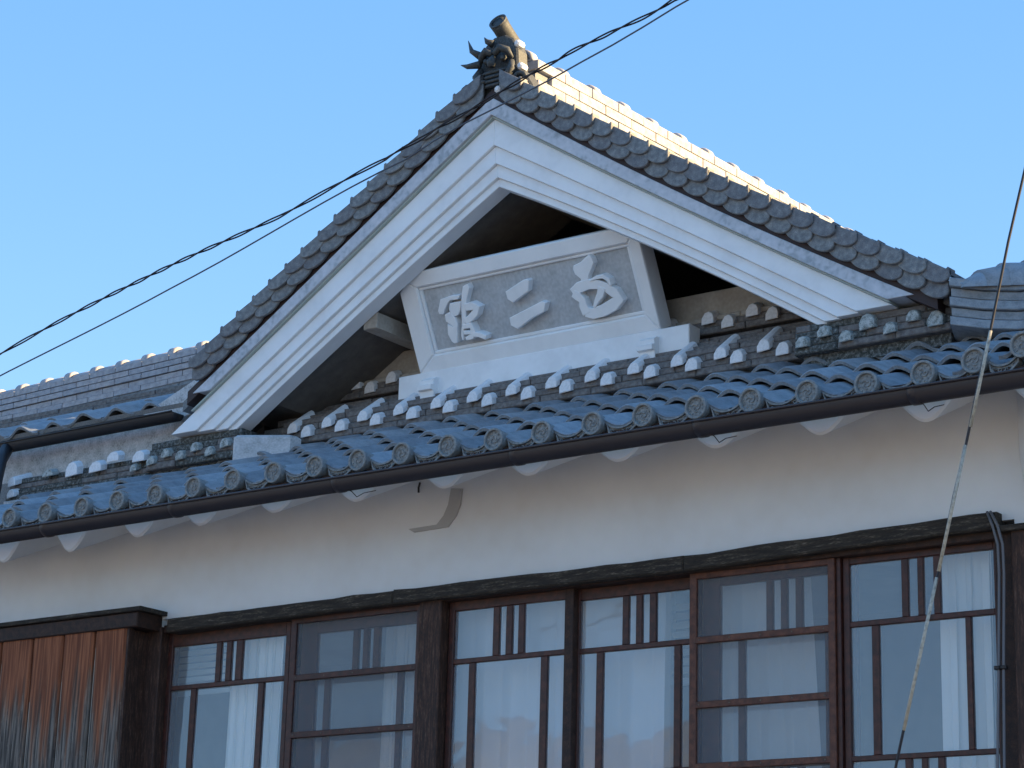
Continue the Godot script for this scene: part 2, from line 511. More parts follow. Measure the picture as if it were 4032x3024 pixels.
func build_pent_roof() -> void:
	var st := new_st()
	# boarding under the tiles
	add_prism(st, pts2([-4.3, 0.0, 3.9, 0.0, 3.9, 0.03, -4.3, 0.03]), 0.0, 1.62, 0.0, Transform3D(Basis(Vector3.RIGHT, atan(SLOPE)), Vector3(0, 5.235, -0.83)))
	var roof := part(inn, "pent_roof", done(st), mats["tile_dark"])
	var meshes := {}
	var disc := eave_disc_mesh()
	var ang := atan(SLOPE)
	for i in EAVE_X.size():
		var x: float = EAVE_X[i]
		var y: float = EAVE_Y[i]
		var w: float = (EAVE_X[i + 1] - x) if i + 1 < EAVE_X.size() else 0.25
		if i > 0:
			w = minf(0.5 * (w + x - EAVE_X[i - 1]), w + 0.02)
		var key := snappedf(w, 0.02)
		if not meshes.has(key):
			meshes[key] = [pantile_mesh(false, key), eave_drop_mesh(key)]
		var lift := maxf(0.0, y - 4.665)
		for r in range(5, -1, -1):
			var fade := 1.0 - r / 6.0
			var z := 0.650 - 0.295 * r + (0.022 if r > 0 else 0.0) - (0.0 if r > 0 else 0.0)
			var yy := y + 0.042 - 0.060 + SLOPE * 0.295 * r + rng.randf_range(-0.003, 0.003) + lift * 0.3 * (1.0 - fade)
			var b := Basis(Vector3.RIGHT, ang - deg_to_rad(6.4) + rng.randf_range(-0.012, 0.012)) * Basis(Vector3.UP, rng.randf_range(-0.012, 0.012)) * Basis(Vector3.BACK, rng.randf_range(-0.024, 0.024))
			part(roof, "roof_tile" if r > 0 else "eave_tile", meshes[key][0], shade(["tile_a", "tile_b", "tile_b", "tile_c"] if r < 3 else ["tile_b", "tile_b", "tile_a"]), Transform3D(b, Vector3(x + rng.randf_range(-0.004, 0.004), yy, z + rng.randf_range(-0.008, 0.008))))
		part(roof, "eave_disc", disc, mats["tile_edge"], Transform3D(Basis(Vector3.BACK, rng.randf_range(-0.6, 0.6)), Vector3(x, y, 0.683)))
		part(roof, "eave_drop", meshes[key][1], mats["tile_edge"], Transform3D(Basis(), Vector3(x, y + 0.042 - 0.060, 0.652)))
	# fascia board under the tile ends
	part(inn, "fascia_board", box(Vector3(-4.3, 4.555, 0.58), Vector3(3.9, 4.615, 0.655)), mats["dark_wood"])

# ------------------------------------------------------------------ gutter
func gutter_mesh(x0: float, x1: float, r: float, bead: float) -> ArrayMesh:
	var st := new_st(true)
	var rows: Array = []
	for x in [x0, x1]:
		var row := PackedVector3Array()
		for k in 13:
			var a := PI + PI * k / 12.0
			row.append(Vector3(x, sin(a) * r, cos(a) * r))
		for k in 9:                                  # rolled front bead
			var a := PI + TAU * k / 8.0
			row.append(Vector3(x, sin(a) * bead + bead * 0.4, r + bead + cos(a) * bead))
		rows.append(row)
	add_grid(st, rows)
	rows = []
	for x in [x0, x1]:
		var row := PackedVector3Array()
		for k in 13:
			var a := PI + PI * k / 12.0
			row.append(Vector3(x, sin(a) * (r - 0.003), cos(a) * (r - 0.003)))
		rows.append(row)
	add_grid(st, [rows[1], rows[0]])
	for x in [x0, x1]:
		for k in 12:
			var a := PI + PI * k / 12.0
			var b := PI + PI * (k + 1) / 12.0
			tri(st, Vector3(x, 0, 0), Vector3(x, sin(a) * r, cos(a) * r), Vector3(x, sin(b) * r, cos(b) * r))
	return done(st)

func build_gutter() -> void:
	var g := part(inn, "gutter", gutter_mesh(-4.4, 3.95, 0.060, 0.007), mats["gutter"], Transform3D(Basis(), Vector3(0, 4.535, 0.765)))
	for x in [-2.74, -1.69, -0.48, 0.70, 1.79, 2.92]:
		var st := new_st(true)
		var rows: Array = []
		for dx in [-0.022, -0.018, 0.018, 0.022]:
			var row := PackedVector3Array()
			var rr := 0.0605 if absf(dx) > 0.02 else 0.0645
			for k in 13:
				var a := PI + PI * k / 12.0
				row.append(Vector3(x + dx, sin(a) * rr, cos(a) * rr))
			rows.append(row)
		add_grid(st, rows)
		part(g, "gutter_joint", done(st), mats["gutter"])
	for x in [-0.40, 1.86, 2.96]:
		var st := new_st(true)
		add_tube(st, PackedVector3Array([Vector3(x, -0.02, -0.20), Vector3(x, -0.055, -0.10), Vector3(x - 0.01, -0.085, -0.055), Vector3(x - 0.01, -0.064, -0.01), Vector3(x - 0.01, -0.062, 0.02)]), [0.0024], 6)
		part(g, "gutter_bracket", done(st), mats["bracket"])

# ------------------------------------------------------------------ wall and plastered rafters
const RAFTER := [[-3.92, 4.41], [-3.351, 4.409], [-2.767, 4.415], [-2.202, 4.447], [-1.698, 4.462], [-1.13, 4.475], [-0.54, 4.468], [0.07, 4.469], [0.621, 4.470], [1.176, 4.473], [1.746, 4.468], [2.323, 4.456], [2.869, 4.442], [3.43, 4.44]]

func build_wall() -> void:
	var st := new_st()
	add_box(st, Vector3(-4.6, 4.07, -0.12), Vector3(4.2, 4.84, 0.05), 0.0)
	add_box(st, Vector3(-4.6, 0.0, -0.12), Vector3(-2.46, 4.07, 0.05), 0.0)
	add_box(st, Vector3(3.06, 0.0, -0.12), Vector3(4.2, 4.07, 0.05), 0.0)
	add_box(st, Vector3(-2.46, 0.0, -0.12), Vector3(3.06, 2.30, 0.05), 0.0)
	part(inn, "wall", done(st), mats["wall_plaster"])
	st = new_st()
	var back := Vector3(0, 0.44 * 0.52, 0.0)
	add_prism(st, rect(-4.5, 4.548, 4.1, 4.60), 0.04, 0.56, 0.01, Transform3D(), back)
	part(inn, "soffit", done(st), mats["wall_plaster"])
	for r in RAFTER:
		var lobe := PackedVector2Array()
		var d: float = 4.56 - r[1]
		for k in 17:
			var t := -1.0 + 2.0 * k / 16.0
			lobe.append(Vector2(t * 0.145, -d * 0.92 * pow(0.5 + 0.5 * cos(PI * t), 0.58)))
		lobe.append(Vector2(0.145, 0.03))
		lobe.append(Vector2(-0.145, 0.03))
		st = new_st()
		add_prism(st, lobe, 0.045, 0.565, 0.012, Transform3D(), back)
		part(inn, "rafter", done(st), mats["wall_plaster"], Transform3D(Basis(), Vector3(r[0], 4.556, 0)))
	# rounded plaster swelling of the bay at the right hand corner
	st = new_st(true)
	add_tube(st, PackedVector3Array([Vector3(3.30, 4.06, 0.02), Vector3(3.30, 4.14, 0.02), Vector3(3.30, 4.24, 0.02), Vector3(3.30, 4.36, 0.02), Vector3(3.30, 4.48, 0.02), Vector3(3.30, 4.66, 0.02)]), [0.10, 0.15, 0.185, 0.20, 0.20, 0.20], 20)
	part(inn, "corner_swelling", done(st), mats["wall_plaster"])
	# grey painted strap and hook under the rafters
	part(inn, "hook", tube([Vector3(-0.50, 4.68, 0.06), Vector3(-0.50, 4.65, 0.07), Vector3(-0.495, 4.62, 0.075)], 0.006, 6), mats["bracket"])
	st = new_st()
	add_prism(st, pts2([-0.278, 4.62, -0.20, 4.61, -0.208, 4.52, -0.235, 4.46, -0.29, 4.402, -0.53, 4.397, -0.57, 4.42, -0.372, 4.424, -0.325, 4.47, -0.295, 4.53]), 0.048, 0.062, 0.003)
	part(inn, "wall_strap", done(st), mats["strap"])

# ------------------------------------------------------------------ gable
func out_y(d: float, s: int) -> float:
	return 7.165 - (0.665 * d - 0.006 * d * d if s < 0 else 0.695 * d - 0.0235 * d * d)

func in_y(d: float, s: int) -> float:
	return 6.62 - (0.57 * d + 0.018 * d * d if s < 0 else 0.50 * d + 0.034 * d * d)

func rake(d: float, s: int, f: float) -> float:
	return lerpf(out_y(d, s), in_y(d, s), f)

func band(s: int, f0: float, f1: float, foot: float) -> PackedVector2Array:
	var up := PackedVector2Array()
	var dn := PackedVector2Array()
	var dmax0 := foot_d(s, f0, foot)
	var dmax1 := foot_d(s, f1, foot)
	for k in 13:
		var d0 := dmax0 * k / 12.0
		var d1 := dmax1 * k / 12.0
		up.append(Vector2(XA + s * d0, rake(d0, s, f0)))
		dn.append(Vector2(XA + s * d1, rake(d1, s, f1)))
	dn.reverse()
	up.append_array(dn)
	return up

func foot_d(s: int, f: float, foot: float) -> float:
	var d := 1.0
	for k in 40:
		d += (rake(d, s, f) - foot) * 1.4
	return d

func build_gable() -> void:
	var bands := [
		[0.0, 0.205, -0.36, "cap_moulding", "weathered_cap", 5.42],
		[0.205, 0.235, -0.378, "bead_moulding", "moulding_green", 5.41],
		[0.235, 0.545, -0.400, "board", "plaster", 5.40],
		[0.545, 0.75, -0.422, "moulding", "plaster", 5.395],
		[0.75, 0.90, -0.444, "moulding", "plaster", 5.39],
		[0.90, 1.0, -0.466, "moulding", "plaster", 5.385]]
	for s in [-1, 1]:
		var bb := holder(inn, "bargeboard")
		for b in bands:
			var st := new_st()
			var foot: float = b[5] + (0.22 if s < 0 and b[0] < 0.1 else (0.12 if s < 0 and b[0] < 0.22 else 0.0))
			add_prism(st, band(s, b[0], b[1], foot), -0.58, b[2], 0.003)
			part(bb, b[3], done(st), mats[b[4]])
	# wall in the depth of the gable
	var st := new_st()
	add_box(st, Vector3(-2.6, 5.70, -1.30), Vector3(1.72, 5.942, -1.10), 0.004)
	part(inn, "gable_sill", done(st), mats["beige_plaster"])
	st = new_st()
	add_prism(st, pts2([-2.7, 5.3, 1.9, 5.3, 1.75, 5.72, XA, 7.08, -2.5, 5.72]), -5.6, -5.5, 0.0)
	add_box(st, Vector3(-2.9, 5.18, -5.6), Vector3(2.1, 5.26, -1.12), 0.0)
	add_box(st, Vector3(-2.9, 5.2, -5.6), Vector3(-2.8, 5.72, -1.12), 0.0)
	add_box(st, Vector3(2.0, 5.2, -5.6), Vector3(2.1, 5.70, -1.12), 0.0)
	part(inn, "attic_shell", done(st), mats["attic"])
	st = new_st()
	for s in [-1, 1]:                                # boarding of the gable roof
		var p := PackedVector2Array()
		var q := PackedVector2Array()
		for k in 9:
			var d := (3.05 if s > 0 else 2.5) * k / 8.0
			p.append(Vector2(XA + s * d, out_y(d, s) + 0.02))
			q.append(Vector2(XA + s * d, out_y(d, s) + 0.085))
		q.reverse()
		p.append_array(q)
		add_prism(st, p, -7.2, -0.44, 0.0)
	var roof := part(inn, "gable_roof", done(st), mats["tile_dark"])
	# dark timber rake inside the plaster boards and tie beam
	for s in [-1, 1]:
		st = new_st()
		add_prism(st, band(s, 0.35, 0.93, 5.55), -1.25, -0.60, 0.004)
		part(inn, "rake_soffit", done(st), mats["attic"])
	part(inn, "purlin", box(Vector3(-1.52, 5.93, -2.45), Vector3(-1.41, 6.03, -0.585), 0.006), mats["beige_plaster"])
	# strip under the verge tiles
	for s in [-1, 1]:
		st = new_st()
		var p := PackedVector2Array()
		var q := PackedVector2Array()
		for k in 9:
			var d := (2.9 if s > 0 else 2.4) * k / 8.0
			p.append(Vector2(XA + s * d, out_y(d, s) - 0.03))
			q.append(Vector2(XA + s * d, out_y(d, s) + 0.06))
		q.reverse()
		p.append_array(q)
		add_prism(st, p, -0.5, -0.372, 0.002)
		part(roof, "verge_strip", done(st), mats["verge_strip"])
	build_verge(roof)

# a hanging verge tile: round foot, proud of the one below it
func verge_mesh(s: int, tall: float, knob: bool) -> ArrayMesh:
	var st := new_st()
	var p := PackedVector2Array()
	var w := 0.094
	var n := 12
	for k in n + 1:
		var a := PI + PI * k / n
		var x := cos(a) * w
		# the foot follows the fall of the rake
		p.append(Vector2(x, 0.062 + sin(a) * 0.062 - 0.42 * s * x))
	p.append(Vector2(w, tall - 0.62 * s * w * 1.0))
	p.append(Vector2(-w, tall + 0.62 * s * w * 1.0))
	# lean so that the foot end down the slope stands out
	var lean := Basis(Vector3.UP, -s * 0.11) * Basis(Vector3.RIGHT, -0.04)
	add_prism(st, p, -0.018, 0.0, 0.004, Transform3D(lean, Vector3.ZERO))
	if knob:
		var kx := s * (w - 0.010)
		var ky := tall - 0.62 * w
		add_prism(st, pts2([kx - 0.009, ky - 0.02, kx + 0.009, ky - 0.02, kx + 0.010, ky + 0.014, kx + 0.002, ky + 0.020, kx - 0.009, ky + 0.012]), -0.06, 0.002, 0.004, Transform3D(lean, Vector3.ZERO))
		# the flat of the tile running back over the roof
		add_prism(st, pts2([-w, tall + 0.62 * s * w, w, tall - 0.62 * s * w, w, tall - 0.62 * s * w - 0.022, -w, tall + 0.62 * s * w - 0.022]), -0.22, -0.006, 0.0, Transform3D(lean, Vector3.ZERO))
	return done(st)

func build_verge(roof: Node3D) -> void:
	for s in [-1, 1]:
		var lower := verge_mesh(s, 0.13, false)
		var upper := verge_mesh(s, 0.105, true)
		var count := 23 if s > 0 else 18
		for i in count:
			var d := 0.02 + 0.1305 * i
			var x : float = XA + s * d
			var y := out_y(d, s)
			var dx := 0.014
			if i == 0:
				continue
			if i > 0:
				part(roof, "verge_tile", lower, shade(["verge_a", "verge_b", "verge_a"]), Transform3D(Basis(Vector3.BACK, rng.randf_range(-0.03, 0.03)), Vector3(x, y + 0.022, -0.335 + rng.randf_range(-0.004, 0.004))))
			part(roof, "verge_tile", upper, shade(["verge_a", "verge_b", "verge_b"]), Transform3D(Basis(Vector3.BACK, rng.randf_range(-0.03, 0.03)), Vector3(x + s * dx, y + 0.097, -0.315 + rng.randf_range(-0.004, 0.004))))

# ------------------------------------------------------------------ ridges
func arch(w: float, h0: float, h: float, n := 10) -> PackedVector2Array:
	var p := PackedVector2Array([Vector2(w, 0.0)])
	for k in n + 1:
		var a := PI * k / n
		p.append(Vector2(cos(a) * w, h0 + sin(a) * h))
	p.append(Vector2(-w, 0.0))
	return p

func ridge(called: String, xf: Transform3D, length: float, courses: int, ch: float, half: float, cap_step: float, cap_r: float, piece: float, kinds: Array) -> void:
	# runs along local -z from the origin, courses stacked from y = 0
	var st := new_st()
	add_box(st, Vector3(-half + 0.03, -0.05, -length), Vector3(half - 0.03, courses * ch, -0.01), 0.0)
	var core := part(inn, called, done(st), mats["tile_dark"], xf)
	var w := half * 2.0
	var bar := box(Vector3(-half, 0.003, -piece + 0.006), Vector3(half, ch - 0.004, -0.002), 0.003)
	var narrow := box(Vector3(-half + 0.012, 0.003, -piece + 0.006), Vector3(half - 0.012, ch - 0.004, -0.002), 0.003)
	for c in courses:
		var off := 0.0 if c % 2 == 0 else piece * 0.5
		var k := 0
		var z := off
		while z < length:
			var jig := Vector3(rng.randf_range(-0.003, 0.003), c * ch, -z)
			part(core, "ridge_tile", bar if c != 1 else narrow, mats[kinds[rng.randi() % kinds.size()]], Transform3D(Basis(), jig))
			z += piece
			k += 1
	var cst := new_st(true)
	var prof := arch(cap_r, 0.012, cap_r * 0.9)
	add_prism(cst, prof, -cap_step + 0.004, -0.0, 0.0)
	var ring := arch(cap_r * 1.27, 0.015, cap_r * 1.2)
	add_prism(cst, ring, -0.065, -0.0, 0.008)
	var cap := done(cst)
	var z := 0.0
	while z < length:
		part(core, "cap_tile", cap, mats[kinds[rng.randi() % kinds.size()]], Transform3D(Basis(), Vector3(rng.randf_range(-0.004, 0.004), courses * ch, -z)))
		z += cap_step

func build_ridges() -> void:
	# main ridge of the gable running back from the apex, slightly rising
	ridge("main_ridge", Transform3D(Basis(Vector3.RIGHT, 0.037), Vector3(XA + 0.01, 7.165, -0.66)), 6.2, 5, 0.067, 0.125, 0.352, 0.062, 0.30, ["ridge_tile_a", "ridge_tile_b"])
	# ridge of the wing at the left, running along the street
	ridge("wing_ridge", Transform3D(Basis(Vector3.UP, PI / 2) * Basis(Vector3.RIGHT, -0.022), Vector3(-3.2, 6.165, -1.5)), 3.6, 5, 0.046, 0.12, 0.268, 0.058, 0.27, ["ridge_tile_a", "ridge_tile_b"])

# ------------------------------------------------------------------ ridge end ornament
func build_ornament() -> void:
	var at := Vector3(XA + 0.01, 7.25, -0.38)
	var o := holder(inn, "ridge_end_ornament", at)
	var st := new_st()
	# slab behind the mask
	add_prism(st, pts2([-0.19, -0.06, 0.19, -0.06, 0.23, 0.02, 0.17, 0.10, 0.16, 0.24, 0.12, 0.33, 0.05, 0.375, -0.05, 0.375, -0.12, 0.33, -0.16, 0.24, -0.17, 0.10, -0.23, 0.02]), -0.14, -0.03, 0.012)
	part(o, "slab", done(st), mats["oni"])
	# mask: brow, cheeks, snout, jaw
	st = new_st(true)
	for s in [-1.0, 1.0]:
		add_tube(st, PackedVector3Array([Vector3(0.01 * s, 0.215, 0.03), Vector3(0.06 * s, 0.245, 0.04), Vector3(0.11 * s, 0.225, 0.02), Vector3(0.14 * s, 0.17, 0.0)]), [0.022, 0.030, 0.026, 0.012], 8)
		add_tube(st, PackedVector3Array([Vector3(0.07 * s, 0.18, 0.0), Vector3(0.07 * s, 0.18, 0.035)]), [0.026, 0.014], 8)
		add_tube(st, PackedVector3Array([Vector3(0.13 * s, 0.15, -0.01), Vector3(0.15 * s, 0.08, 0.02), Vector3(0.11 * s, 0.03, 0.03), Vector3(0.06 * s, 0.03, 0.02)]), [0.020, 0.030, 0.024, 0.012], 8)
	add_tube(st, PackedVector3Array([Vector3(0, 0.20, 0.02), Vector3(0, 0.15, 0.055), Vector3(0, 0.115, 0.05)]), [0.020, 0.034, 0.028], 8)
	part(o, "mask", done(st), mats["oni"])
	for k in 4:
		var y := 0.085 - 0.032 * k
		st = new_st(true)
		var ww := 0.12 - 0.010 * k
		add_tube(st, PackedVector3Array([Vector3(-ww, y + 0.012, 0.0), Vector3(-ww * 0.5, y, 0.028), Vector3(ww * 0.5, y, 0.028), Vector3(ww, y + 0.012, 0.0)]), [0.010, 0.013, 0.013, 0.010], 6)
		part(o, "jaw_fold", done(st), mats["oni"])
	for h in [[Vector3(-0.13, 0.24, 0.0), Vector3(-0.20, 0.29, 0.02), Vector3(-0.225, 0.37, 0.03)], [Vector3(-0.12, 0.17, 0.02), Vector3(-0.21, 0.165, 0.05), Vector3(-0.26, 0.185, 0.06)], [Vector3(-0.03, 0.31, 0.0), Vector3(-0.07, 0.33, 0.02), Vector3(-0.085, 0.36, 0.03)]]:
		st = new_st(true)
		add_tube(st, PackedVector3Array(h), [0.030, 0.018, 0.002], 8)
		part(o, "horn", done(st), mats["oni"])
	for s in [-1.0, 1.0]:
		st = new_st(true)
		var curl := PackedVector3Array()
		for k in 12:
			var a := k * 0.62
			var r := 0.058 - 0.0042 * k
			curl.append(Vector3(s * (0.215 + cos(a) * r), -0.01 + sin(a) * r * 0.9, 0.02))
		add_tube(st, curl, [0.016], 6)
		part(o, "scroll", done(st), mats["oni"])
		st = new_st()
		add_prism(st, pts2([s * 0.12, -0.10, s * 0.30, -0.16, s * 0.32, -0.07, s * 0.24, 0.055, s * 0.14, 0.05]), -0.12, 0.005, 0.012)
		part(o, "wing", done(st), mats["oni"])
	for b in [[0.155, 0.285, -0.04], [0.20, 0.10, -0.02], [-0.17, -0.01, 0.02], [0.05, -0.055, 0.03]]:
		st = new_st()
		add_prism(st, disc_poly(Vector2(b[0], b[1]), 0.026, 7), b[2] - 0.05, b[2] + 0.02, 0.010)
		part(o, "mortar_dab", done(st), mats["cap_plaster"])
	# round tile thrusting up over the street
	st = new_st(true)
	var dir := Vector3(0.0, 0.47, 0.883).normalized()
	var base := Vector3(0.0, 0.335, -0.245)
	var R := 0.064
	var path := PackedVector3Array()
	var rad := []
	for k in 7:
		path.append(base + dir * (0.262 * k / 6.0) + Vector3(0, 0.012 * pow(k / 6.0, 2.0), 0))
		rad.append(R if k < 6 else R * 1.06)
	add_tube(st, path, rad, 20)
	var tip := path[6]
	var side := dir.cross(Vector3.UP).normalized()
	var upv := side.cross(dir)
	var rows: Array = []
	for p in [[R * 1.06, 0.0], [R * 1.06, 0.012], [R * 0.84, 0.012], [R * 0.80, 0.004]]:
		var row := PackedVector3Array()
		for k in 21:
			var a := TAU * k / 20.0
			row.append(tip + dir * p[1] + (side * cos(a) + upv * sin(a)) * p[0])
		rows.append(row)
	st.set_smooth_group(-1)
	add_grid(st, rows)
	part(o, "thrust_tile", done(st), mats["oni"])
	o.scale = Vector3(0.88, 0.90, 0.90)

# ------------------------------------------------------------------ stacks of flat tiles at the foot of the gable
func cap_mesh(w: float, h: float, back: float, rise: float) -> ArrayMesh:
	var st := new_st()
	var p := pts2([-w, 0.0, w, 0.004, w * 1.02, h * 0.55, w * 0.72, h * 0.86, w * 0.2, h, -w * 0.45, h * 0.92, -w * 0.98, h * 0.5])
	add_prism(st, p, -back, 0.0, 0.0035, Transform3D(), Vector3(0, rise, 0))
	return done(st)

func course(parent: Node3D, x0: float, x1: float, y0: float, y1: float, z: float, depth: float, piece: float, off: float, kinds: Array) -> void:
	var x := x0 - off
	while x < x1:
		var a := maxf(x, x0)
		var b := minf(x + piece, x1)
		if b - a > 0.02:
			var st := new_st()
			var jig := rng.randf_range(-0.006, 0.006)
			add_box(st, Vector3(a + 0.0015, y0 + 0.003, z - depth), Vector3(b - 0.0015, y1, z + jig), 0.006)
			part(parent, "flat_tile", done(st), mats[kinds[rng.randi() % kinds.size()]])
		x += piece

func build_stacks() -> void:
	# recessed stack under the signboard
	var st := new_st()
	add_box(st, Vector3(-2.5, 5.20, -1.2), Vector3(1.75, 5.46, -0.80), 0.0)
	var low := part(inn, "lower_tile_stack", done(st), mats["tile_dark"])
	var kn := ["noshi"]
	course(low, -2.30, 1.66, 5.300, 5.345, -0.715, 0.12, 0.36, 0.1, kn)
	course(low, -2.30, 1.66, 5.345, 5.388, -0.728, 0.12, 0.36, 0.25, kn)
	course(low, -2.30, 1.66, 5.388, 5.432, -0.740, 0.12, 0.36, 0.05, kn)
	course(low, -2.30, 1.66, 5.432, 5.474, -0.752, 0.20, 0.36, 0.2, kn)
	var c_low := cap_mesh(0.041, 0.078, 0.07, 0.026)
	var c_up := cap_mesh(0.040, 0.072, 0.17, 0.122)
	for i in 13:
		var x := -2.055 + 0.2885 * i
		if x < 1.62:
			part(low, "plaster_cap", c_low, mats["cap_plaster"], Transform3D(Basis(Vector3.BACK, rng.randf_range(-0.05, 0.05)), Vector3(x + rng.randf_range(-0.008, 0.008), 5.331, -0.69)))
		x = -2.172 + 0.2885 * i
		if x < 1.5:
			part(low, "plaster_cap", c_up, mats["cap_plaster"], Transform3D(Basis(Vector3.BACK, rng.randf_range(-0.05, 0.05)), Vector3(x + rng.randf_range(-0.008, 0.008), 5.375, -0.70)))
	st = new_st()
	add_box(st, Vector3(-2.5, 5.40, -1.35), Vector3(1.7, 5.74, -1.12), 0.0)
	var high := part(inn, "upper_tile_stack", done(st), mats["tile_dark"])
	course(high, -2.42, 1.62, 5.474, 5.520, -0.83, 0.25, 0.36, 0.15, kn)
	course(high, -2.42, 1.62, 5.520, 5.566, -0.90, 0.25, 0.36, 0.30, kn)
	course(high, -2.42, 1.62, 5.566, 5.612, -0.97, 0.25, 0.36, 0.05, kn)
	course(high, -2.42, 1.62, 5.650, 5.695, -1.03, 0.15, 0.36, 0.2, kn)
	course(high, -2.42, 1.62, 5.695, 5.740, -1.045, 0.15, 0.36, 0.0, kn)
	course(high, -2.42, 1.62, 5.740, 5.775, -1.06, 0.15, 0.36, 0.25, ["beige_plaster"])
	for x in [-2.232, -1.936, -1.64, 0.445, 0.729, 1.027, 1.32]:
		part(high, "plaster_cap", c_low, mats["cap_plaster"], Transform3D(Basis(), Vector3(x, 5.713, -1.02)))
	for x in [-2.099, -1.806, 0.869, 1.163, 1.46]:
		part(high, "plaster_cap", c_low, mats["cap_plaster"], Transform3D(Basis(), Vector3(x, 5.668, -1.01)))
	# weathered end blocks that carry the feet of the bargeboards
	for blk in [[-3.20, -2.40, 5.195, 5.39], [1.62, 2.54, 5.225, 5.395]]:
		st = new_st()
		add_box(st, Vector3(blk[0] + 0.03, blk[2] - 0.06, -0.9), Vector3(blk[1] - 0.03, blk[3] - 0.02, -0.50), 0.0)
		var e := part(inn, "end_block", done(st), mats["noshi_mossy"])
		var h: float = (blk[3] - blk[2]) / 4.0
		for c in 4:
			course(e, blk[0], blk[1], blk[2] + h * c, blk[2] + h * (c + 1), -0.44 - 0.010 * c, 0.15, 0.34, 0.08 + 0.17 * (c % 2), ["noshi_mossy", "noshi"])
		for k in 7:
			var x: float = blk[0] + 0.06 + 0.13 * k
			if x < blk[1]:
				var big: bool = k == 6 or (blk[0] > 0 and k == 3)
				part(e, "weathered_plaster_cap", cap_mesh(0.044 if big else 0.036, 0.085 if big else 0.062, 0.08, 0.02), mats["lichen_plaster"], Transform3D(Basis(Vector3.BACK, rng.randf_range(-0.1, 0.1)), Vector3(x, blk[2] + 0.028 + 0.042 * (k % 2) + rng.randf_range(-0.006, 0.006), -0.415)))
	# plaster return between the left block and the recessed stack
	st = new_st()
	add_prism(st, pts2([-2.42, 0.43, -2.40, 0.425, -2.09, 0.60, -2.07, 0.68, -2.30, 0.74, -2.45, 0.70]), 5.10, 5.335, 0.02, Transform3D(Basis(Vector3(1, 0, 0), Vector3(0, 0, -1), Vector3(0, 1, 0)), Vector3.ZERO))
	part(inn, "plaster_return", done(st), mats["old_plaster"])
	# stack along the wing at the left
	st = new_st()
	add_box(st, Vector3(-4.7, 5.04, -0.9), Vector3(-3.15, 5.30, -0.50), 0.0)
	var wing := part(inn, "wing_tile_stack", done(st), mats["tile_dark"])
	for c in 4:
		course(wing, -4.55, -3.19, 5.150 + 0.04 * c, 5.190 + 0.04 * c, -0.45 - 0.012 * c, 0.12, 0.33, 0.1 + 0.16 * (c % 2), ["noshi_mossy", "noshi", "noshi_mossy"])
	part(wing, "plaster_bed", box(Vector3(-4.55, 5.085, -0.6), Vector3(-3.25, 5.150, -0.43), 0.01), mats["old_plaster"])
	for b in [[-4.47, 5.245, 0.036, 0.066, 0.16, 0.068, "cap_plaster"], [-4.47, 5.165, 0.036, 0.06, 0.06, 0.02, "cap_plaster"], [-3.885, 5.245, 0.055, 0.10, 0.06, 0.02, "cap_plaster"], [-3.66, 5.245, 0.056, 0.075, 0.06, 0.02, "cap_plaster"], [-3.50, 5.295, 0.054, 0.070, 0.06, 0.02, "cap_plaster"], [-3.26, 5.265, 0.054, 0.075, 0.06, 0.02, "cap_plaster"], [-4.12, 5.27, 0.05, 0.05, 0.06, 0.02, "lichen_plaster"], [-3.30, 5.205, 0.03, 0.05, 0.05, 0.02, "lichen_plaster"]]:
		part(wing, "plaster_cap", cap_mesh(b[2], b[3], b[4], b[5]), mats[b[6]], Transform3D(Basis(Vector3.BACK, rng.randf_range(-0.06, 0.06)), Vector3(b[0], b[1], -0.42)))

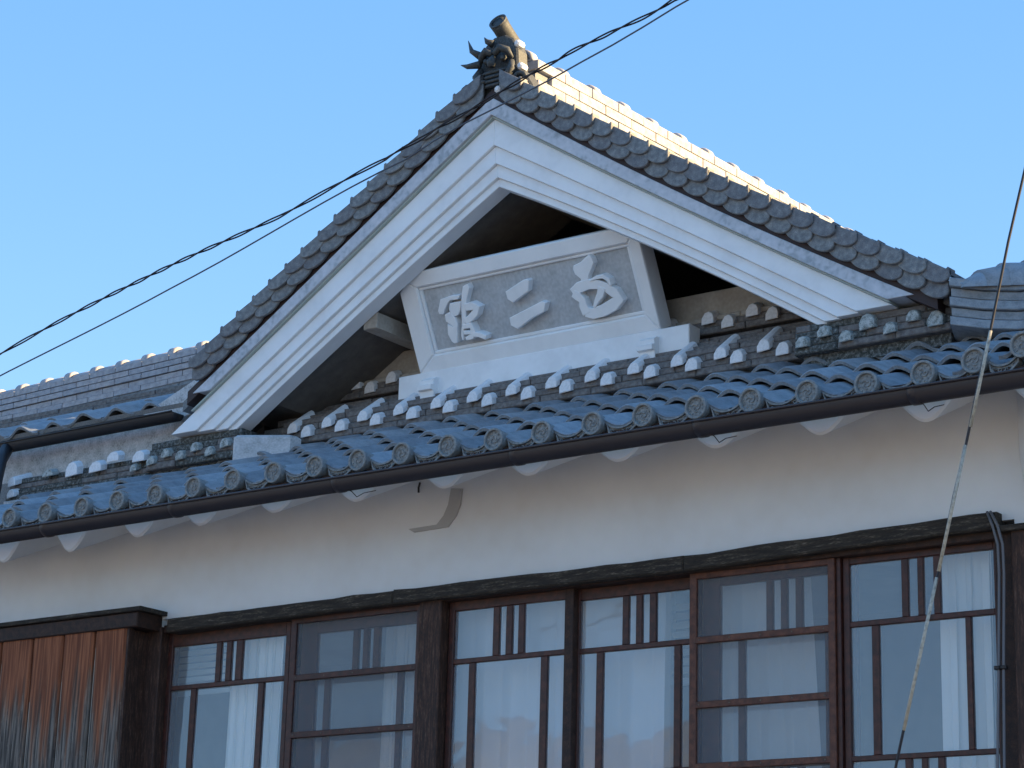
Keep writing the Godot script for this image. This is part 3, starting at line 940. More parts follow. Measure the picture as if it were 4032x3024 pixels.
# ------------------------------------------------------------------ low roofs beside the gable
func build_side_roofs() -> void:
	# wing at the left: plastered wall, small eave with its own gutter, flat courses under the ridge
	part(inn, "wing_wall", box(Vector3(-5.2, 5.25, -1.0), Vector3(-2.95, 5.66, -0.72), 0.0), mats["old_plaster"])
	var st := new_st()
	add_prism(st, rect(-6.6, 0.0, -2.95, 0.03), -0.9, 0.0, 0.0, Transform3D(Basis(Vector3.RIGHT, 0.42), Vector3(0, 5.66, -0.62)))
	var eave := part(inn, "wing_eave", done(st), mats["tile_dark"])
	var pm := pantile_mesh(false, 0.31)
	for k in 11:
		for r in 2:
			part(eave, "roof_tile", pm, shade(["tile_a", "tile_c"]), Transform3D(Basis(Vector3.RIGHT, 0.38), Vector3(-3.38 - 0.31 * k, 5.682 + 0.125 * r + rng.randf_range(-0.012, 0.012), -0.60 - 0.29 * r + rng.randf_range(-0.02, 0.02))))
	var g := part(inn, "wing_gutter", gutter_mesh(-5.6, -3.06, 0.055, 0.006), mats["gutter_old"], Transform3D(Basis(), Vector3(0, 5.60, -0.56)))
	part(inn, "wing_downpipe", tube([Vector3(-4.66, 5.56, -0.52), Vector3(-4.62, 5.46, -0.44), Vector3(-4.53, 5.30, -0.34), Vector3(-4.47, 5.0, -0.26)], 0.045, 10), mats["gutter_old"])
	st = new_st()
	add_box(st, Vector3(-6.8, 5.6, -1.9), Vector3(-3.0, 6.16, -1.40), 0.0)
	var base := part(inn, "wing_ridge_base", done(st), mats["tile_dark"])
	course(base, -6.8, -3.05, 6.12, 6.165, -1.385, 0.1, 0.6, 0.1, ["tile_b"])
	course(base, -6.8, -3.05, 6.075, 6.118, -1.36, 0.1, 0.5, 0.3, ["noshi"])
	course(base, -6.8, -3.05, 6.03, 6.072, -1.33, 0.1, 0.55, 0.1, ["noshi"])
	course(base, -6.8, -3.05, 5.97, 6.02, -1.34, 0.1, 0.8, 0.1, ["beige_plaster"])
	# lead apron beside the foot of the gable
	st = new_st()
	add_prism(st, pts2([-3.45, 5.66, -2.98, 5.84, -2.80, 5.66, -3.10, 5.58]), -0.75, -0.62, 0.004)
	part(inn, "apron", done(st), mats["old_plaster"])
	# corner ridge at the right: curved courses and a barrel of cap tiles
	st = new_st()
	add_box(st, Vector3(2.75, 4.95, -1.3), Vector3(4.1, 5.2, -0.62), 0.0)
	var corner := part(inn, "corner_ridge", done(st), mats["old_plaster"])
	for c in 5:
		st = new_st()
		var y0 := 5.20 + 0.052 * c
		var rows: Array = []
		var ring: Array = []
		for k in 9:
			var u := k / 8.0
			var x := 2.60 + 1.25 * u
			var z := -0.30 - 0.60 * u + 0.05 * sin(PI * u)
			var sag := -0.045 * sin(PI * minf(u * 1.9, 1.0))
			ring.append([x, y0 + sag, z - 0.02 * (c % 2)])
		for q in [[-0.005, 0.0, 0.0], [0.0, 0.004, 0.0], [0.0, 0.044, 0.0], [-0.006, 0.048, 0.0], [-0.35, 0.050, 0.0]]:
			var row := PackedVector3Array()
			for v in ring:
				row.append(Vector3(v[0] + q[0] * 0.35, v[1] + q[1], v[2] + q[0]))
			rows.append(row)
		rows.reverse()
		add_grid(st, rows)
		add_grid(st, [rows[rows.size() - 1], shifted(rows[rows.size() - 1], Vector3(-0.12, 0, -0.33))])
		tri(st, rows[0][0], rows[3][0], rows[4][0])
		part(corner, "curved_course", done(st), mats[["tile_c", "tile_a", "tile_c", "tile_a", "tile_c"][c]])
	for k in 10:
		st = new_st(true)
		var along := Vector3(0.90, 0.0, -0.43)
		var across := Vector3(0.43, 0.0, 0.90)
		var size := [0.05, 0.125, 0.16, 0.172, 0.172, 0.165, 0.158, 0.152, 0.15, 0.15, 0.15]
		var rows: Array = []
		for e in 2:
			var row := PackedVector3Array()
			for j in 13:
				var a := PI * j / 12.0
				var r: float = size[k + e] * (1.06 if e == 0 else 0.97)
				row.append(along * (0.125 * e + 0.06 * cos(a)) + across * (cos(a) * 0.165) + Vector3(0, sin(a) * r, 0))
			rows.append(row)
		add_grid(st, rows)
		var under := PackedVector3Array()
		for v in rows[0]:
			under.append(v * 0.86)
		add_grid(st, [under, rows[0]])
		part(corner, "cap_tile", done(st), mats["tile_c" if k % 2 == 0 else "tile_a"], Transform3D(Basis(), Vector3(2.555, 5.385, -0.41) + along * 0.12 * k))

func build_unseen_right_wing() -> void:
	# unseen wing added beyond the corner ridge, sized to shade the pent roof
	var w := holder(inn, "unseen_right_wing")
	part(w, "wall", box(Vector3(4.6, 0.0, -7.0), Vector3(11.0, 6.2, -0.3), 0.01), mats["wall_plaster"])
	var st := new_st()
	add_prism(st, pts2([-0.35, 6.05, 3.65, 8.0, 7.65, 6.05, 7.65, 6.2, 3.65, 8.18, -0.35, 6.2]), 4.3, 11.3, 0.0, Transform3D(Basis(Vector3(0, 0, -1), Vector3(0, 1, 0), Vector3(1, 0, 0)), Vector3.ZERO))
	part(w, "roof", done(st), mats["tile_a"])

func shifted(row: PackedVector3Array, by: Vector3) -> PackedVector3Array:
	var out := PackedVector3Array()
	for v in row:
		out.append(v + by)
	return out

# ------------------------------------------------------------------ signboard
func build_sign() -> void:
	var s := Node3D.new()
	s.name = "signboard"
	add_child(s)
	tag(s, "white plaster signboard with three raised brush characters leaning forward under the gable", "sign")
	var tilt := deg_to_rad(27.0)
	s.position = Vector3(-0.385, 5.50, -0.88)
	var face := Transform3D(Basis(Vector3.RIGHT, tilt), Vector3(0, 0.18, 0))
	var W := 0.893
	var H := 0.634
	var st := new_st()
	add_box(st, Vector3(-W + 0.03, 0.03, -0.10), Vector3(W - 0.03, H - 0.03, -0.022), 0.0, face)
	part(s, "ground_panel", done(st), mats["sign_ground"])
	# mitred frame with a sloping inner edge
	var iw := 0.105
	for f in [[Vector2(-W, 0), Vector2(W, 0), Vector2(W - 0.085, iw), Vector2(-W + 0.14, iw)], [Vector2(-W, H), Vector2(-W + 0.14, H - 0.10), Vector2(W - 0.085, H - 0.10), Vector2(W, H)], [Vector2(-W, 0), Vector2(-W + 0.14, iw), Vector2(-W + 0.14, H - 0.10), Vector2(-W, H)], [Vector2(W, 0), Vector2(W, H), Vector2(W - 0.085, H - 0.10), Vector2(W - 0.085, iw)]]:
		st = new_st()
		add_prism(st, PackedVector2Array(f), -0.12, 0.012, 0.010, face)
		part(s, "frame_rail", done(st), mats["plaster"])
	for f in [[-W + 0.14, iw, W - 0.085, iw + 0.022], [-W + 0.14, H - 0.122, W - 0.085, H - 0.10], [-W + 0.14, iw + 0.022, -W + 0.162, H - 0.122], [W - 0.107, iw + 0.022, W - 0.085, H - 0.122]]:
		st = new_st()
		add_box(st, Vector3(f[0], f[1], -0.06), Vector3(f[2], f[3], -0.006), 0.006, face)
		part(s, "inner_bead", done(st), mats["plaster"])
	# raised characters, read from the right
	var first := [
		["p", [0.545, 0.518, 0.557, 0.493, 0.560, 0.462, 0.529, 0.424, 0.505, 0.395, 0.489, 0.347, 0.436, 0.357, 0.447, 0.385, 0.415, 0.420, 0.410, 0.451, 0.420, 0.473, 0.476, 0.484, 0.517, 0.507]],
		["s", [0.367, 0.315, 0.044, 0.420, 0.338, 0.056, 0.492, 0.347, 0.052, 0.555, 0.333, 0.046, 0.606, 0.306, 0.046, 0.650, 0.266, 0.052, 0.670, 0.227, 0.060, 0.620, 0.197, 0.062, 0.545, 0.176, 0.060, 0.473, 0.170, 0.056, 0.426, 0.190, 0.053]],
		["s", [0.432, 0.175, 0.050, 0.420, 0.227, 0.046, 0.422, 0.262, 0.040, 0.395, 0.292, 0.046, 0.372, 0.312, 0.040]],
		["s", [0.580, 0.314, 0.044, 0.554, 0.270, 0.038, 0.521, 0.240, 0.026, 0.494, 0.206, 0.015]],
		["s", [0.508, 0.365, 0.010, 0.560, 0.377, 0.018, 0.605, 0.375, 0.022, 0.635, 0.349, 0.021, 0.646, 0.314, 0.012]]]
	var second := [
		["p", [-0.099, 0.403, 0.045, 0.450, 0.074, 0.452, 0.086, 0.439, 0.063, 0.379, -0.065, 0.328, -0.098, 0.355]],
		["p", [-0.116, 0.242, 0.140, 0.303, 0.168, 0.288, 0.138, 0.238, 0.028, 0.209, -0.077, 0.166, -0.120, 0.195]]]
	var third := [
		["p", [-0.397, 0.488, -0.357, 0.497, -0.352, 0.468, -0.397, 0.399, -0.411, 0.359, -0.437, 0.274, -0.462, 0.239, -0.488, 0.160, -0.500, 0.165, -0.501, 0.193, -0.468, 0.279, -0.444, 0.383, -0.421, 0.440]],
		["p", [-0.585, 0.437, -0.511, 0.446, -0.430, 0.441, -0.453, 0.415, -0.512, 0.419, -0.534, 0.407, -0.567, 0.373, -0.591, 0.343, -0.620, 0.348, -0.624, 0.370]],
		["p", [-0.521, 0.402, -0.435, 0.400, -0.461, 0.340, -0.483, 0.319, -0.514, 0.315, -0.535, 0.343, -0.538, 0.368]],
		["p", [-0.578, 0.338, -0.540, 0.350, -0.507, 0.310, -0.500, 0.272, -0.503, 0.251, -0.532, 0.253, -0.562, 0.279, -0.582, 0.298]],
		["p", [-0.573, 0.281, -0.539, 0.257, -0.506, 0.255, -0.516, 0.210, -0.536, 0.155, -0.556, 0.152, -0.574, 0.167, -0.589, 0.216]],
		["s", [-0.411, 0.359, 0.038, -0.359, 0.359, 0.044, -0.327, 0.342, 0.041, -0.351, 0.312, 0.038, -0.396, 0.286, 0.038, -0.437, 0.274, 0.030]],
		["s", [-0.461, 0.244, 0.024, -0.401, 0.244, 0.033, -0.398, 0.207, 0.033, -0.419, 0.173, 0.030, -0.462, 0.168, 0.018]],
		["s", [-0.464, 0.208, 0.021, -0.411, 0.200, 0.021]],
		["s", [-0.400, 0.189, 0.027, -0.355, 0.178, 0.027, -0.311, 0.153, 0.024]]]
	for ch in [first, second, third]:
		st = new_st()
		var i := 0
		for g in ch:
			var poly: PackedVector2Array = pts2(g[1]) if g[0] == "p" else stroke(g[1], 1.2)
			add_prism(st, poly, -0.03, 0.028 + 0.0022 * i, 0.0035, face)
			i += 1
		part(s, "character", done(st), mats["plaster"])
	# plinth under the board with its two brackets
	st = new_st()
	add_box(st, Vector3(-1.055, 0.0, -0.10), Vector3(1.09, 0.179, 0.02), 0.005)
	var plinth := part(s, "plinth", done(st), mats["plaster"])
	for x in [-0.79, 0.83]:
		st = new_st()
		# side profile of the bracket, pushed along x
		var prof := pts2([0.0, 0.0, 0.045, 0.012, 0.05, 0.055, 0.075, 0.06, 0.08, 0.085, 0.05, 0.10, 0.055, 0.125, 0.03, 0.145, 0.0, 0.15])
		add_prism(st, prof, -0.055, 0.055, 0.004, Transform3D(Basis(Vector3(0, 0, 1), Vector3(0, 1, 0), Vector3(-1, 0, 0)), Vector3(x, -0.02, 0.018)))
		part(plinth, "bracket", done(st), mats["plaster"])

# ------------------------------------------------------------------ windows
func bar_part(parent: Node3D, called: String, x0: float, y0: float, x1: float, y1: float, z: float, depth: float, m: Material) -> void:
	part(parent, called, box(Vector3(x0, y0, z - depth), Vector3(x1, y1, z), 0.003), m)

func sash(called: String, g0: float, g1: float, top: float, z: float, up: Array, low: Array, stile: float) -> void:
	var w := holder(inn, called)
	var m: Material = mats["sash_wood"]
	var d := 0.032
	var foot := 2.34
	bar_part(w, "stile", g0 - stile, foot, g0, 4.0, z, d, m)
	bar_part(w, "stile", g1, foot, g1 + stile, 4.0, z, d, m)
	bar_part(w, "rail", g0, top, g1, 4.0, z - 0.001, d - 0.002, m)
	bar_part(w, "rail", g0, 3.640, g1, 3.668, z - 0.002, d - 0.004, m)
	bar_part(w, "rail", g0, 2.990, g1, 3.016, z - 0.002, d - 0.004, m)
	bar_part(w, "rail", g0, foot, g1, 2.70, z - 0.001, d - 0.002, m)
	for u in up:
		bar_part(w, "mullion", u[0], 3.668, u[1], top, z - 0.004, d - 0.008, m)
		bar_part(w, "mullion", u[0], 2.70, u[1], 2.990, z - 0.004, d - 0.008, m)
	for l in low:
		bar_part(w, "mullion", l[0], 3.016, l[1], 3.640, z - 0.004, d - 0.008, m)
	# panes
	var xs := [g0, up[0][0], up[0][1], up[1][0], up[1][1], up[2][0], up[2][1], g1]
	for k in 4:
		pane(w, xs[k * 2], 3.668, xs[k * 2 + 1], top, z - 0.016)
	var ys := [g0, low[0][0], low[0][1], low[1][0], low[1][1], g1]
	for k in 3:
		pane(w, ys[k * 2], 3.016, ys[k * 2 + 1], 3.640, z - 0.016)
	for k in 4:
		pane(w, xs[k * 2], 2.70, xs[k * 2 + 1], 2.990, z - 0.016)

func pane(w: Node3D, x0: float, y0: float, x1: float, y1: float, z: float) -> void:
	var st := new_st()
	quad(st, Vector3(x0 - 0.004, y0 - 0.004, z), Vector3(x0 - 0.004, y1 + 0.004, z), Vector3(x1 + 0.004, y1 + 0.004, z), Vector3(x1 + 0.004, y0 - 0.004, z))
	var mid := Vector3((x0 + x1) * 0.5, (y0 + y1) * 0.5, z)
	var b := Basis(Vector3.UP, rng.randf_range(-0.010, 0.010)) * Basis(Vector3.RIGHT, rng.randf_range(-0.008, 0.008))
	part(w, "pane", done(st), mats["glass"], Transform3D(b, mid - b * mid))

func screen(x0: float, x1: float, m: Material) -> void:
	var w := holder(inn, "insect_screen")
	var z := 0.036
	bar_part(w, "stile", x0 - 0.030, 2.34, x0 + 0.012, 4.0, z, 0.03, m)
	bar_part(w, "stile", x1 - 0.008, 2.34, x1 + 0.030, 4.0, z, 0.03, m)
	bar_part(w, "rail", x0, 3.955, x1, 4.0, z - 0.001, 0.028, m)
	for y in [3.622, 3.294, 2.985]:
		bar_part(w, "rail", x0, y, x1, y + 0.034, z + 0.002, 0.03, m)
		for k in 5:
			var st := new_st()
			add_prism(st, disc_poly(Vector2(x0 + 0.03 + (x1 - x0 - 0.06) * k / 4.0, y + 0.017), 0.0045, 6), 0.034, 0.042, 0.002)
			part(w, "nail", done(st), mats["nail"])
	for y in [[3.656, 3.955], [3.328, 3.622], [3.019, 3.294], [2.4, 2.985]]:
		var st := new_st()
		quad(st, Vector3(x0, y[0], z - 0.014), Vector3(x0, y[1], z - 0.014), Vector3(x1, y[1], z - 0.014), Vector3(x1, y[0], z - 0.014))
		part(w, "mesh_panel", done(st), mats["screen_mesh"])

func build_windows() -> void:
	sash("window", -2.405, -1.498, 3.905, 0.0, [[-2.05, -2.01], [-1.968, -1.927], [-1.89, -1.84]], [[-2.238, -2.196], [-1.70, -1.657]], 0.035)
	sash("window", -1.30, -0.50, 3.905, -0.05, [[-1.035, -0.995], [-0.96, -0.92], [-0.885, -0.84]], [[-1.235, -1.19], [-0.70, -0.66]], 0.12)
	sash("window", -0.269, 0.473, 3.936, 0.0, [[-0.005, 0.037], [0.082, 0.123], [0.164, 0.204]], [[-0.161, -0.119], [0.318, 0.362]], 0.035)
	sash("window", 0.545, 1.253, 3.926, -0.034, [[0.813, 0.851], [0.897, 0.935], [0.981, 1.022]], [[0.653, 0.695], [1.133, 1.174]], 0.035)
	sash("window", 1.397, 2.075, 3.93, -0.05, [[1.667, 1.703], [1.750, 1.786], [1.834, 1.873]], [[1.504, 1.544], [1.997, 2.040]], 0.10)
	sash("window", 2.164, 2.925, 3.952, 0.0, [[2.443, 2.478], [2.528, 2.559], [2.612, 2.647]], [[2.279, 2.319], [2.770, 2.800]], 0.035)
	screen(-1.40, -0.497, mats["sash_wood"])
	screen(1.300, 2.072, mats["screen_wood"])
	# posts between the windows
	part(inn, "post", box(Vector3(-0.468, 2.3, -0.10), Vector3(-0.312, 4.02, 0.065), 0.006), mats["post_wood"])
	part(inn, "post", box(Vector3(0.478, 2.3, -0.08), Vector3(0.535, 4.0, 0.012), 0.004), mats["dark_wood"])
	part(inn, "post", box(Vector3(2.103, 2.3, -0.10), Vector3(2.126, 4.0, 0.02), 0.003), mats["sash_wood"])
	part(inn, "post", box(Vector3(-2.56, 2.3, -0.10), Vector3(-2.44, 4.02, 0.07), 0.006), mats["post_wood"])
	part(inn, "post", box(Vector3(2.962, 2.3, -0.10), Vector3(3.06, 4.02, 0.07), 0.006), mats["dark_wood"])
	# window head and the weathered rail over it, in three lengths
	part(inn, "window_head", box(Vector3(-2.44, 3.985, -0.08), Vector3(2.96, 4.03, 0.055), 0.004), mats["dark_wood"])
	var xs := [-2.36, -0.62, 1.28, 3.0]
	var tops := [4.052, 4.068, 4.066, 4.102]
	for k in 3:
		var st := new_st()
		var p := PackedVector2Array()
		for j in 13:
			var u := j / 12.0
			p.append(Vector2(lerpf(xs[k], xs[k + 1] - 0.002, u), lerpf(tops[k], tops[k + 1], u) - 0.078 + rng.randf_range(-0.002, 0.002)))
		for j in 13:
			var u := 1.0 - j / 12.0
			p.append(Vector2(lerpf(xs[k], xs[k + 1] - 0.002, u), lerpf(tops[k], tops[k + 1], u) + rng.randf_range(-0.005, 0.004)))
		add_prism(st, p, 0.0, 0.115, 0.008)
		part(inn, "window_rail", done(st), mats["lintel_wood"])
	# panel right of the last window
	var pn := part(inn, "side_panel", box(Vector3(3.06, 2.3, 0.0), Vector3(4.2, 4.015, 0.10), 0.004), mats["post_wood"])
	part(pn, "cap_rail", box(Vector3(3.0, 4.0, 0.0), Vector3(4.2, 4.03, 0.125), 0.004), mats["lintel_wood"])
	# room behind the glass
	var st := new_st()
	add_box(st, Vector3(-3.2, 2.2, -2.1), Vector3(3.6, 4.4, -2.0), 0.0)
	add_box(st, Vector3(-3.2, 2.2, -2.0), Vector3(-3.1, 4.4, -0.14), 0.0)
	add_box(st, Vector3(3.5, 2.2, -2.0), Vector3(3.6, 4.4, -0.14), 0.0)
	add_box(st, Vector3(-3.2, 4.12, -2.0), Vector3(3.6, 4.2, -0.14), 0.0)
	add_box(st, Vector3(-3.2, 2.2, -2.0), Vector3(3.6, 2.28, -0.14), 0.0)
	part(inn, "room", done(st), mats["interior"])
	# white frame of the inner door and its louvred vent
	var f := holder(inn, "inner_door")
	bar_part(f, "jamb", 0.72, 2.3, 0.76, 4.1, -0.60, 0.05, mats["white_frame"])
	bar_part(f, "jamb", 1.24, 2.3, 1.28, 4.1, -0.60, 0.05, mats["white_frame"])
	bar_part(f, "transom", 0.76, 3.54, 1.24, 3.575, -0.602, 0.046, mats["white_frame"])
	for k in 8:
		bar_part(f, "louvre", 0.76, 3.60 + 0.05 * k, 1.24, 3.635 + 0.05 * k, -0.62, 0.01, mats["blind"])
	var v := holder(inn, "vent_louvre")
	for k in 9:
		bar_part(v, "slat", -2.75, 3.66 + 0.042 * k, -2.20, 3.69 + 0.042 * k, -0.30 - 0.001 * k, 0.01, mats["blind"])

func curtain(label: String, x0: float, x1: float, z: float, folds: int, m: Material, seed_no: float, lean := 0.0) -> void:
	var st := new_st(true)
	var rows: Array = []
	for r in 9:
		var v := r / 8.0
		var y := 4.08 - 1.72 * v
		var row := PackedVector3Array()
		var n := folds * 8
		for i in n + 1:
			var u := float(i) / n
			var amp := 0.012 + 0.016 * v
			var ph := u * folds * TAU + seed_no + 0.5 * sin(u * 7.0 + seed_no)
			row.append(Vector3(lerpf(x0, x1, u) + lean * v * u + 0.010 * sin(ph * 2.0), y, z + amp * sin(ph)))
		rows.append(row)
	add_grid(st, rows)
	var o := MeshInstance3D.new()
	o.name = numbered("curtain", self)
	o.mesh = done(st)
	o.material_override = m
	add_child(o, true)
	tag(o, label, "curtain", "curtains behind the sash windows")

func build_curtains() -> void:
	curtain("white gathered curtain half drawn behind the window beside the plank shutter box", -2.02, -1.62, -0.12, 6, mats["curtain"], 0.3)
	curtain("narrow sheer curtain at the right edge of the insect screen beside the wooden post", -0.90, -0.60, -0.20, 4, mats["curtain"], 1.1)
	curtain("sheer curtain drawn across the whole window right of the wooden post", -0.55, 0.42, -0.17, 5, mats["sheer"], 2.0)
	curtain("sheer curtain covering the left part of the window left of the reddish insect screen", 0.30, 0.98, -0.20, 3, mats["sheer"], 0.7)
	curtain("pale curtain hanging behind the reddish insect screen", 1.30, 1.84, -0.22, 4, mats["curtain"], 1.7, 0.10)
	curtain("white curtain strip bunched at the right of the window next to the grey conduits", 2.58, 2.86, -0.15, 3, mats["curtain"], 2.6)

# ------------------------------------------------------------------ shutter box
func build_shutter_box() -> void:
	var b := holder(inn, "shutter_box")
	var edges := [-4.48, -4.21, -3.94, -3.663, -3.377, -3.103, -2.834, -2.562]
	for i in edges.size() - 1:
		var st := SurfaceTool.new()
		st.begin(Mesh.PRIMITIVE_TRIANGLES)
		st.set_smooth_group(-1)
		var x0: float = edges[i] + 0.007
		var x1: float = edges[i + 1] - 0.006
		var y0 := 2.30
		var y1 := 3.995
		var zf := 0.246 + rng.randf_range(-0.003, 0.003)
		var bow := 0.006
		var cols := [[x0, zf - 0.012], [x0 + 0.012, zf], [(x0 + x1) * 0.5, zf + bow * rng.randf_range(-0.6, 0.6)], [x1 - 0.012, zf], [x1, zf - 0.012]]
		for k in 4:
			var a: Array = cols[k]
			var c: Array = cols[k + 1]
			var ua: float = (a[0] - x0) / (x1 - x0)
			var uc: float = (c[0] - x0) / (x1 - x0)
			for q in [[a, y0, ua, 1.0], [a, y1, ua, 0.0], [c, y1, uc, 0.0], [a, y0, ua, 1.0], [c, y1, uc, 0.0], [c, y0, uc, 1.0]]:
				st.set_uv(Vector2(q[2], q[3]))
				st.add_vertex(Vector3(q[0][0], q[1], q[0][1]))
		for q in [[x0, zf - 0.012], [x1, zf - 0.012]]:
			var e := -0.02 if q[0] == x0 else 0.02
			var vv := [Vector3(q[0], y0, q[1]), Vector3(q[0], y1, q[1]), Vector3(q[0], y1, q[1] - 0.015), Vector3(q[0], y0, q[1] - 0.015)]
			for t in [0, 1, 2, 0, 2, 3]:
				st.set_uv(Vector2(0.02 if q[0] == x0 else 0.98, 1.0 if t == 0 or t == 3 else 0.0))
				st.add_vertex(vv[t])
		part(b, "plank", done(st), mats["board%d" % (i % 6)])
	part(b, "backing", box(Vector3(-4.6, 2.3, 0.05), Vector3(-2.566, 3.99, 0.222), 0.0), mats["dark_wood"])
	# corner batten, side board with a rounded hand cut, cornice
	part(b, "corner_batten", box(Vector3(-2.560, 2.3, 0.20), Vector3(-2.542, 3.995, 0.240), 0.003), mats["post_wood"])
	var st := new_st()
	add_prism(st, pts2([-0.20, 2.3, -0.055, 2.3, -0.055, 3.26, -0.075, 3.30, -0.12, 3.36, -0.145, 3.37, -0.145, 3.99, -0.20, 3.99]), 0.0, 0.02, 0.003, Transform3D(Basis(Vector3(0, 0, -1), Vector3(0, 1, 0), Vector3(1, 0, 0)), Vector3(-2.566, 0, 0)))
	part(b, "side_board", done(st), mats["post_wood"])
	part(b, "side_stile", box(Vector3(-2.565, 2.3, 0.05), Vector3(-2.548, 3.99, 0.15), 0.003), mats["post_wood"])
	part(b, "cornice", box(Vector3(-4.6, 3.995, 0.05), Vector3(-2.46, 4.084, 0.262), 0.006), mats["dark_wood"])
	part(b, "cornice_board", box(Vector3(-4.6, 4.086, 0.05), Vector3(-2.42, 4.112, 0.285), 0.004), mats["lintel_wood"])

# ------------------------------------------------------------------ pipes, wires
func sag(a: Vector3, b: Vector3, drop: float, n := 24) -> PackedVector3Array:
	var out := PackedVector3Array()
	for i in n + 1:
		var u := float(i) / n
		out.append(a.lerp(b, u) - Vector3(0, drop * 4.0 * u * (1.0 - u), 0))
	return out

func build_pipes_and_wires() -> void:
	for k in 2:
		var dx := 0.024 * k
		var st := new_st(true)
		add_tube(st, PackedVector3Array([Vector3(2.955 + dx * 0.7, 4.092, 0.09), Vector3(2.958 + dx * 0.7, 4.10, 0.125), Vector3(2.985 + dx, 4.03, 0.13), Vector3(3.006 + dx, 3.94, 0.125), Vector3(3.006 + dx, 3.80, 0.12), Vector3(2.988 + dx, 3.36, 0.12), Vector3(2.966 + dx * 1.4, 2.9, 0.12), Vector3(2.95 + dx * 1.5, 2.3, 0.12)]), [0.0068], 8)
		var c := part(inn, "conduit", done(st), mats["conduit"])
		part(c, "clip", box(Vector3(2.970 + dx, 3.355, 0.108), Vector3(3.006 + dx, 3.372, 0.136), 0.003), mats["bracket"])
	# twisted pair of service wires
	var a := Vector3(-2.6, 4.23, 3.0)
	var b := Vector3(4.6, 5.86, 3.0)
	var tw := Node3D.new()
	tw.name = "twisted_wire"
	add_child(tw)
	tag(tw, "dark twisted pair of wires crossing in front of the gable peak", "wire", "overhead wires across the gable")
	for k in 2:
		var st := new_st(true)
		var path := PackedVector3Array()
		for i in 400:
			var u := i / 399.0
			var p := wire_point(u)
			var ph := u * 95.0 + 2.0 * sin(u * 17.0) + PI * k
			path.append(p + Vector3(0, 0.0055, 0) * sin(ph) + Vector3(0, 0, 0.0055) * cos(ph))
		add_tube(st, path, [0.0038], 5)
		part(tw, "strand", done(st), mats["wire_dark"])
	var st := new_st(true)
	var low := PackedVector3Array()
	for i in 40:
		var u := i / 39.0
		low.append(lower_wire_point(u))
	add_tube(st, low, [0.0034], 6)
	var lw := MeshInstance3D.new()
	lw.name = "single_wire"
	lw.mesh = done(st)
	lw.material_override = mats["wire_grey"]
	add_child(lw)
	tag(lw, "thin single grey wire running just below the twisted pair", "wire", "overhead wires across the gable")
	var cb := Node3D.new()
	cb.name = "drop_cable"
	add_child(cb)
	tag(cb, "cream sheathed drop cable slanting down in front of the last window", "cable")
	st = new_st(true)
	var c := PackedVector3Array()
	for v in [[4.60, 5.20], [4.50, 4.80], [4.425, 4.526], [4.359, 4.291], [4.284, 3.989], [4.238, 3.824], [4.182, 3.602], [4.133, 3.433], [4.068, 3.171], [4.012, 2.971], [3.911, 2.591], [3.80, 2.15]]:
		c.append(Vector3(v[0], v[1], 3.0))
	add_tube(st, c, [0.0048], 6)
	part(cb, "core", done(st), mats["wire_dark"])
	for seg in [[4.284, 3.985, 4.200, 3.66], [4.18, 3.60, 4.07, 3.18], [4.063, 3.16, 3.93, 2.66]]:
		st = new_st(true)
		add_tube(st, PackedVector3Array([Vector3(seg[0], seg[1], 3.0), Vector3((seg[0] + seg[2]) * 0.5, (seg[1] + seg[3]) * 0.5, 3.0), Vector3(seg[2], seg[3], 3.0)]), [0.0062], 8)
		part(cb, "sheath", done(st), mats["cable_cream"])

func curve_at(pts: Array, u: float) -> Vector3:
	var x := lerpf(pts[0][0], pts[pts.size() - 1][0], u)
	for i in pts.size() - 1:
		if x <= pts[i + 1][0]:
			var p0: Array = pts[maxi(i - 1, 0)]
			var p1: Array = pts[i]
			var p2: Array = pts[i + 1]
			var p3: Array = pts[mini(i + 2, pts.size() - 1)]
			var t: float = (x - p1[0]) / (p2[0] - p1[0])
			return Vector3(x, cubic_interpolate(p1[1], p2[1], p0[1], p3[1], t), 3.0)
	return Vector3(x, pts[pts.size() - 1][1], 3.0)

func wire_point(u: float) -> Vector3:
	return curve_at([[-1.8, 4.40], [-0.703, 4.691], [0.207, 4.899], [1.017, 5.040], [1.6, 5.183], [1.865, 5.262], [2.474, 5.421], [2.716, 5.476], [3.01, 5.542], [3.9, 5.73]], u)

func lower_wire_point(u: float) -> Vector3:
	return curve_at([[-1.8, 4.33], [-0.689, 4.583], [0.434, 4.835], [1.736, 5.163], [2.265, 5.302], [2.499, 5.366], [3.068, 5.524], [3.9, 5.74]], u)

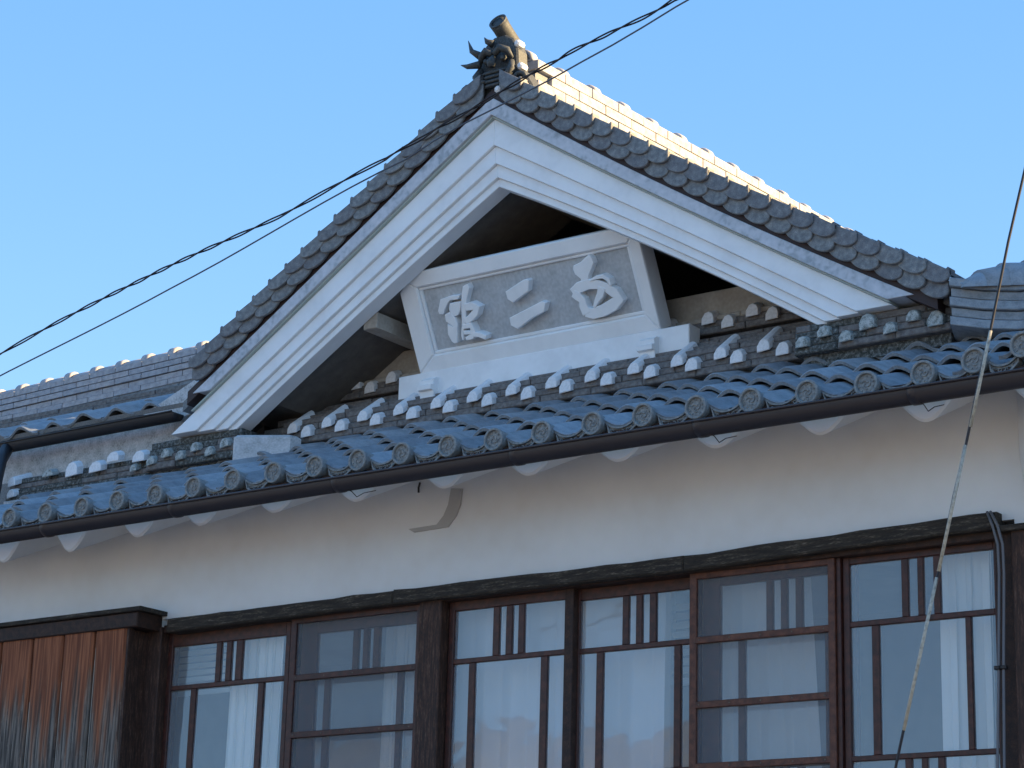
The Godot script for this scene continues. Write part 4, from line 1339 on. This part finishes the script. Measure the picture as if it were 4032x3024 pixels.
# ------------------------------------------------------------------ ground and the houses over the street
func build_street() -> void:
	var g := MeshInstance3D.new()
	g.name = "ground"
	var pm := PlaneMesh.new()
	pm.size = Vector2(1200, 1200)
	g.mesh = pm
	g.material_override = mats["asphalt"]
	g.set_meta("kind", "structure")
	add_child(g)
	var spots := [[-14.5, 17.0, 6.6, 6.4], [-4.0, 18.5, 7.0, 5.1], [6.5, 18.0, 8.0, 5.4]]
	var labels := ["pale grey house with a ribbed roof mirrored in the panes, farthest along the street", "pale grey house with a low roof opposite the inn's gable", "wide pale grey house with a ribbed roof opposite the inn's right end"]
	for i in 3:
		var s: Array = spots[i]
		var h := Node3D.new()
		h.name = numbered("house", self)
		add_child(h, true)
		h.position = Vector3(s[0], 0, s[1])
		tag(h, labels[i], "house", "houses across the street")
		var w: float = s[2] * 0.5
		var top: float = s[3]
		part(h, "wall", box(Vector3(-w, 0, 0), Vector3(w, top - 1.5, 6.0), 0.0), mats["house_wall"])
		var st := new_st()
		add_prism(st, pts2([0.6, top - 1.6, -3.0, top, -6.6, top - 1.6, -6.6, top - 1.75, -3.0, top - 0.15, 0.6, top - 1.75]), -w - 0.4, w + 0.4, 0.0, Transform3D(Basis(Vector3(0, 0, -1), Vector3(0, 1, 0), Vector3(1, 0, 0)), Vector3.ZERO))
		var roof := part(h, "roof", done(st), mats["house_roof"])
		var n := int((w * 2.0 + 0.8) / 0.3)
		var rib := tube([Vector3(0, top - 1.57, -0.6), Vector3(0, top + 0.03, 3.0)], 0.05, 6)
		for k in n:
			part(roof, "rib", rib, mats["house_roof"], Transform3D(Basis(), Vector3(-w - 0.4 + 0.3 * k, 0, 0)))
		for k in 3:
			part(h, "window", box(Vector3(-w + 0.8 + k * w * 0.6, 1.0, -0.04), Vector3(-w + 0.8 + k * w * 0.6 + 1.1, 2.3, 0.0), 0.01), mats["gutter_old"])

func _ready() -> void:
	rng.seed = 20240
	setup_view()
	build_materials()
	build_street()
	inn = Node3D.new()
	inn.name = "inn_building"
	add_child(inn)
	tag(inn, "white plastered inn with tiled gable, pent roof and dark timber sash windows", "building")
	build_wall()
	build_pent_roof()
	build_gutter()
	build_gable()
	build_ridges()
	build_ornament()
	build_stacks()
	build_side_roofs()
	build_unseen_right_wing()
	build_shutter_box()
	build_windows()
	build_sign()
	build_curtains()
	build_pipes_and_wires()
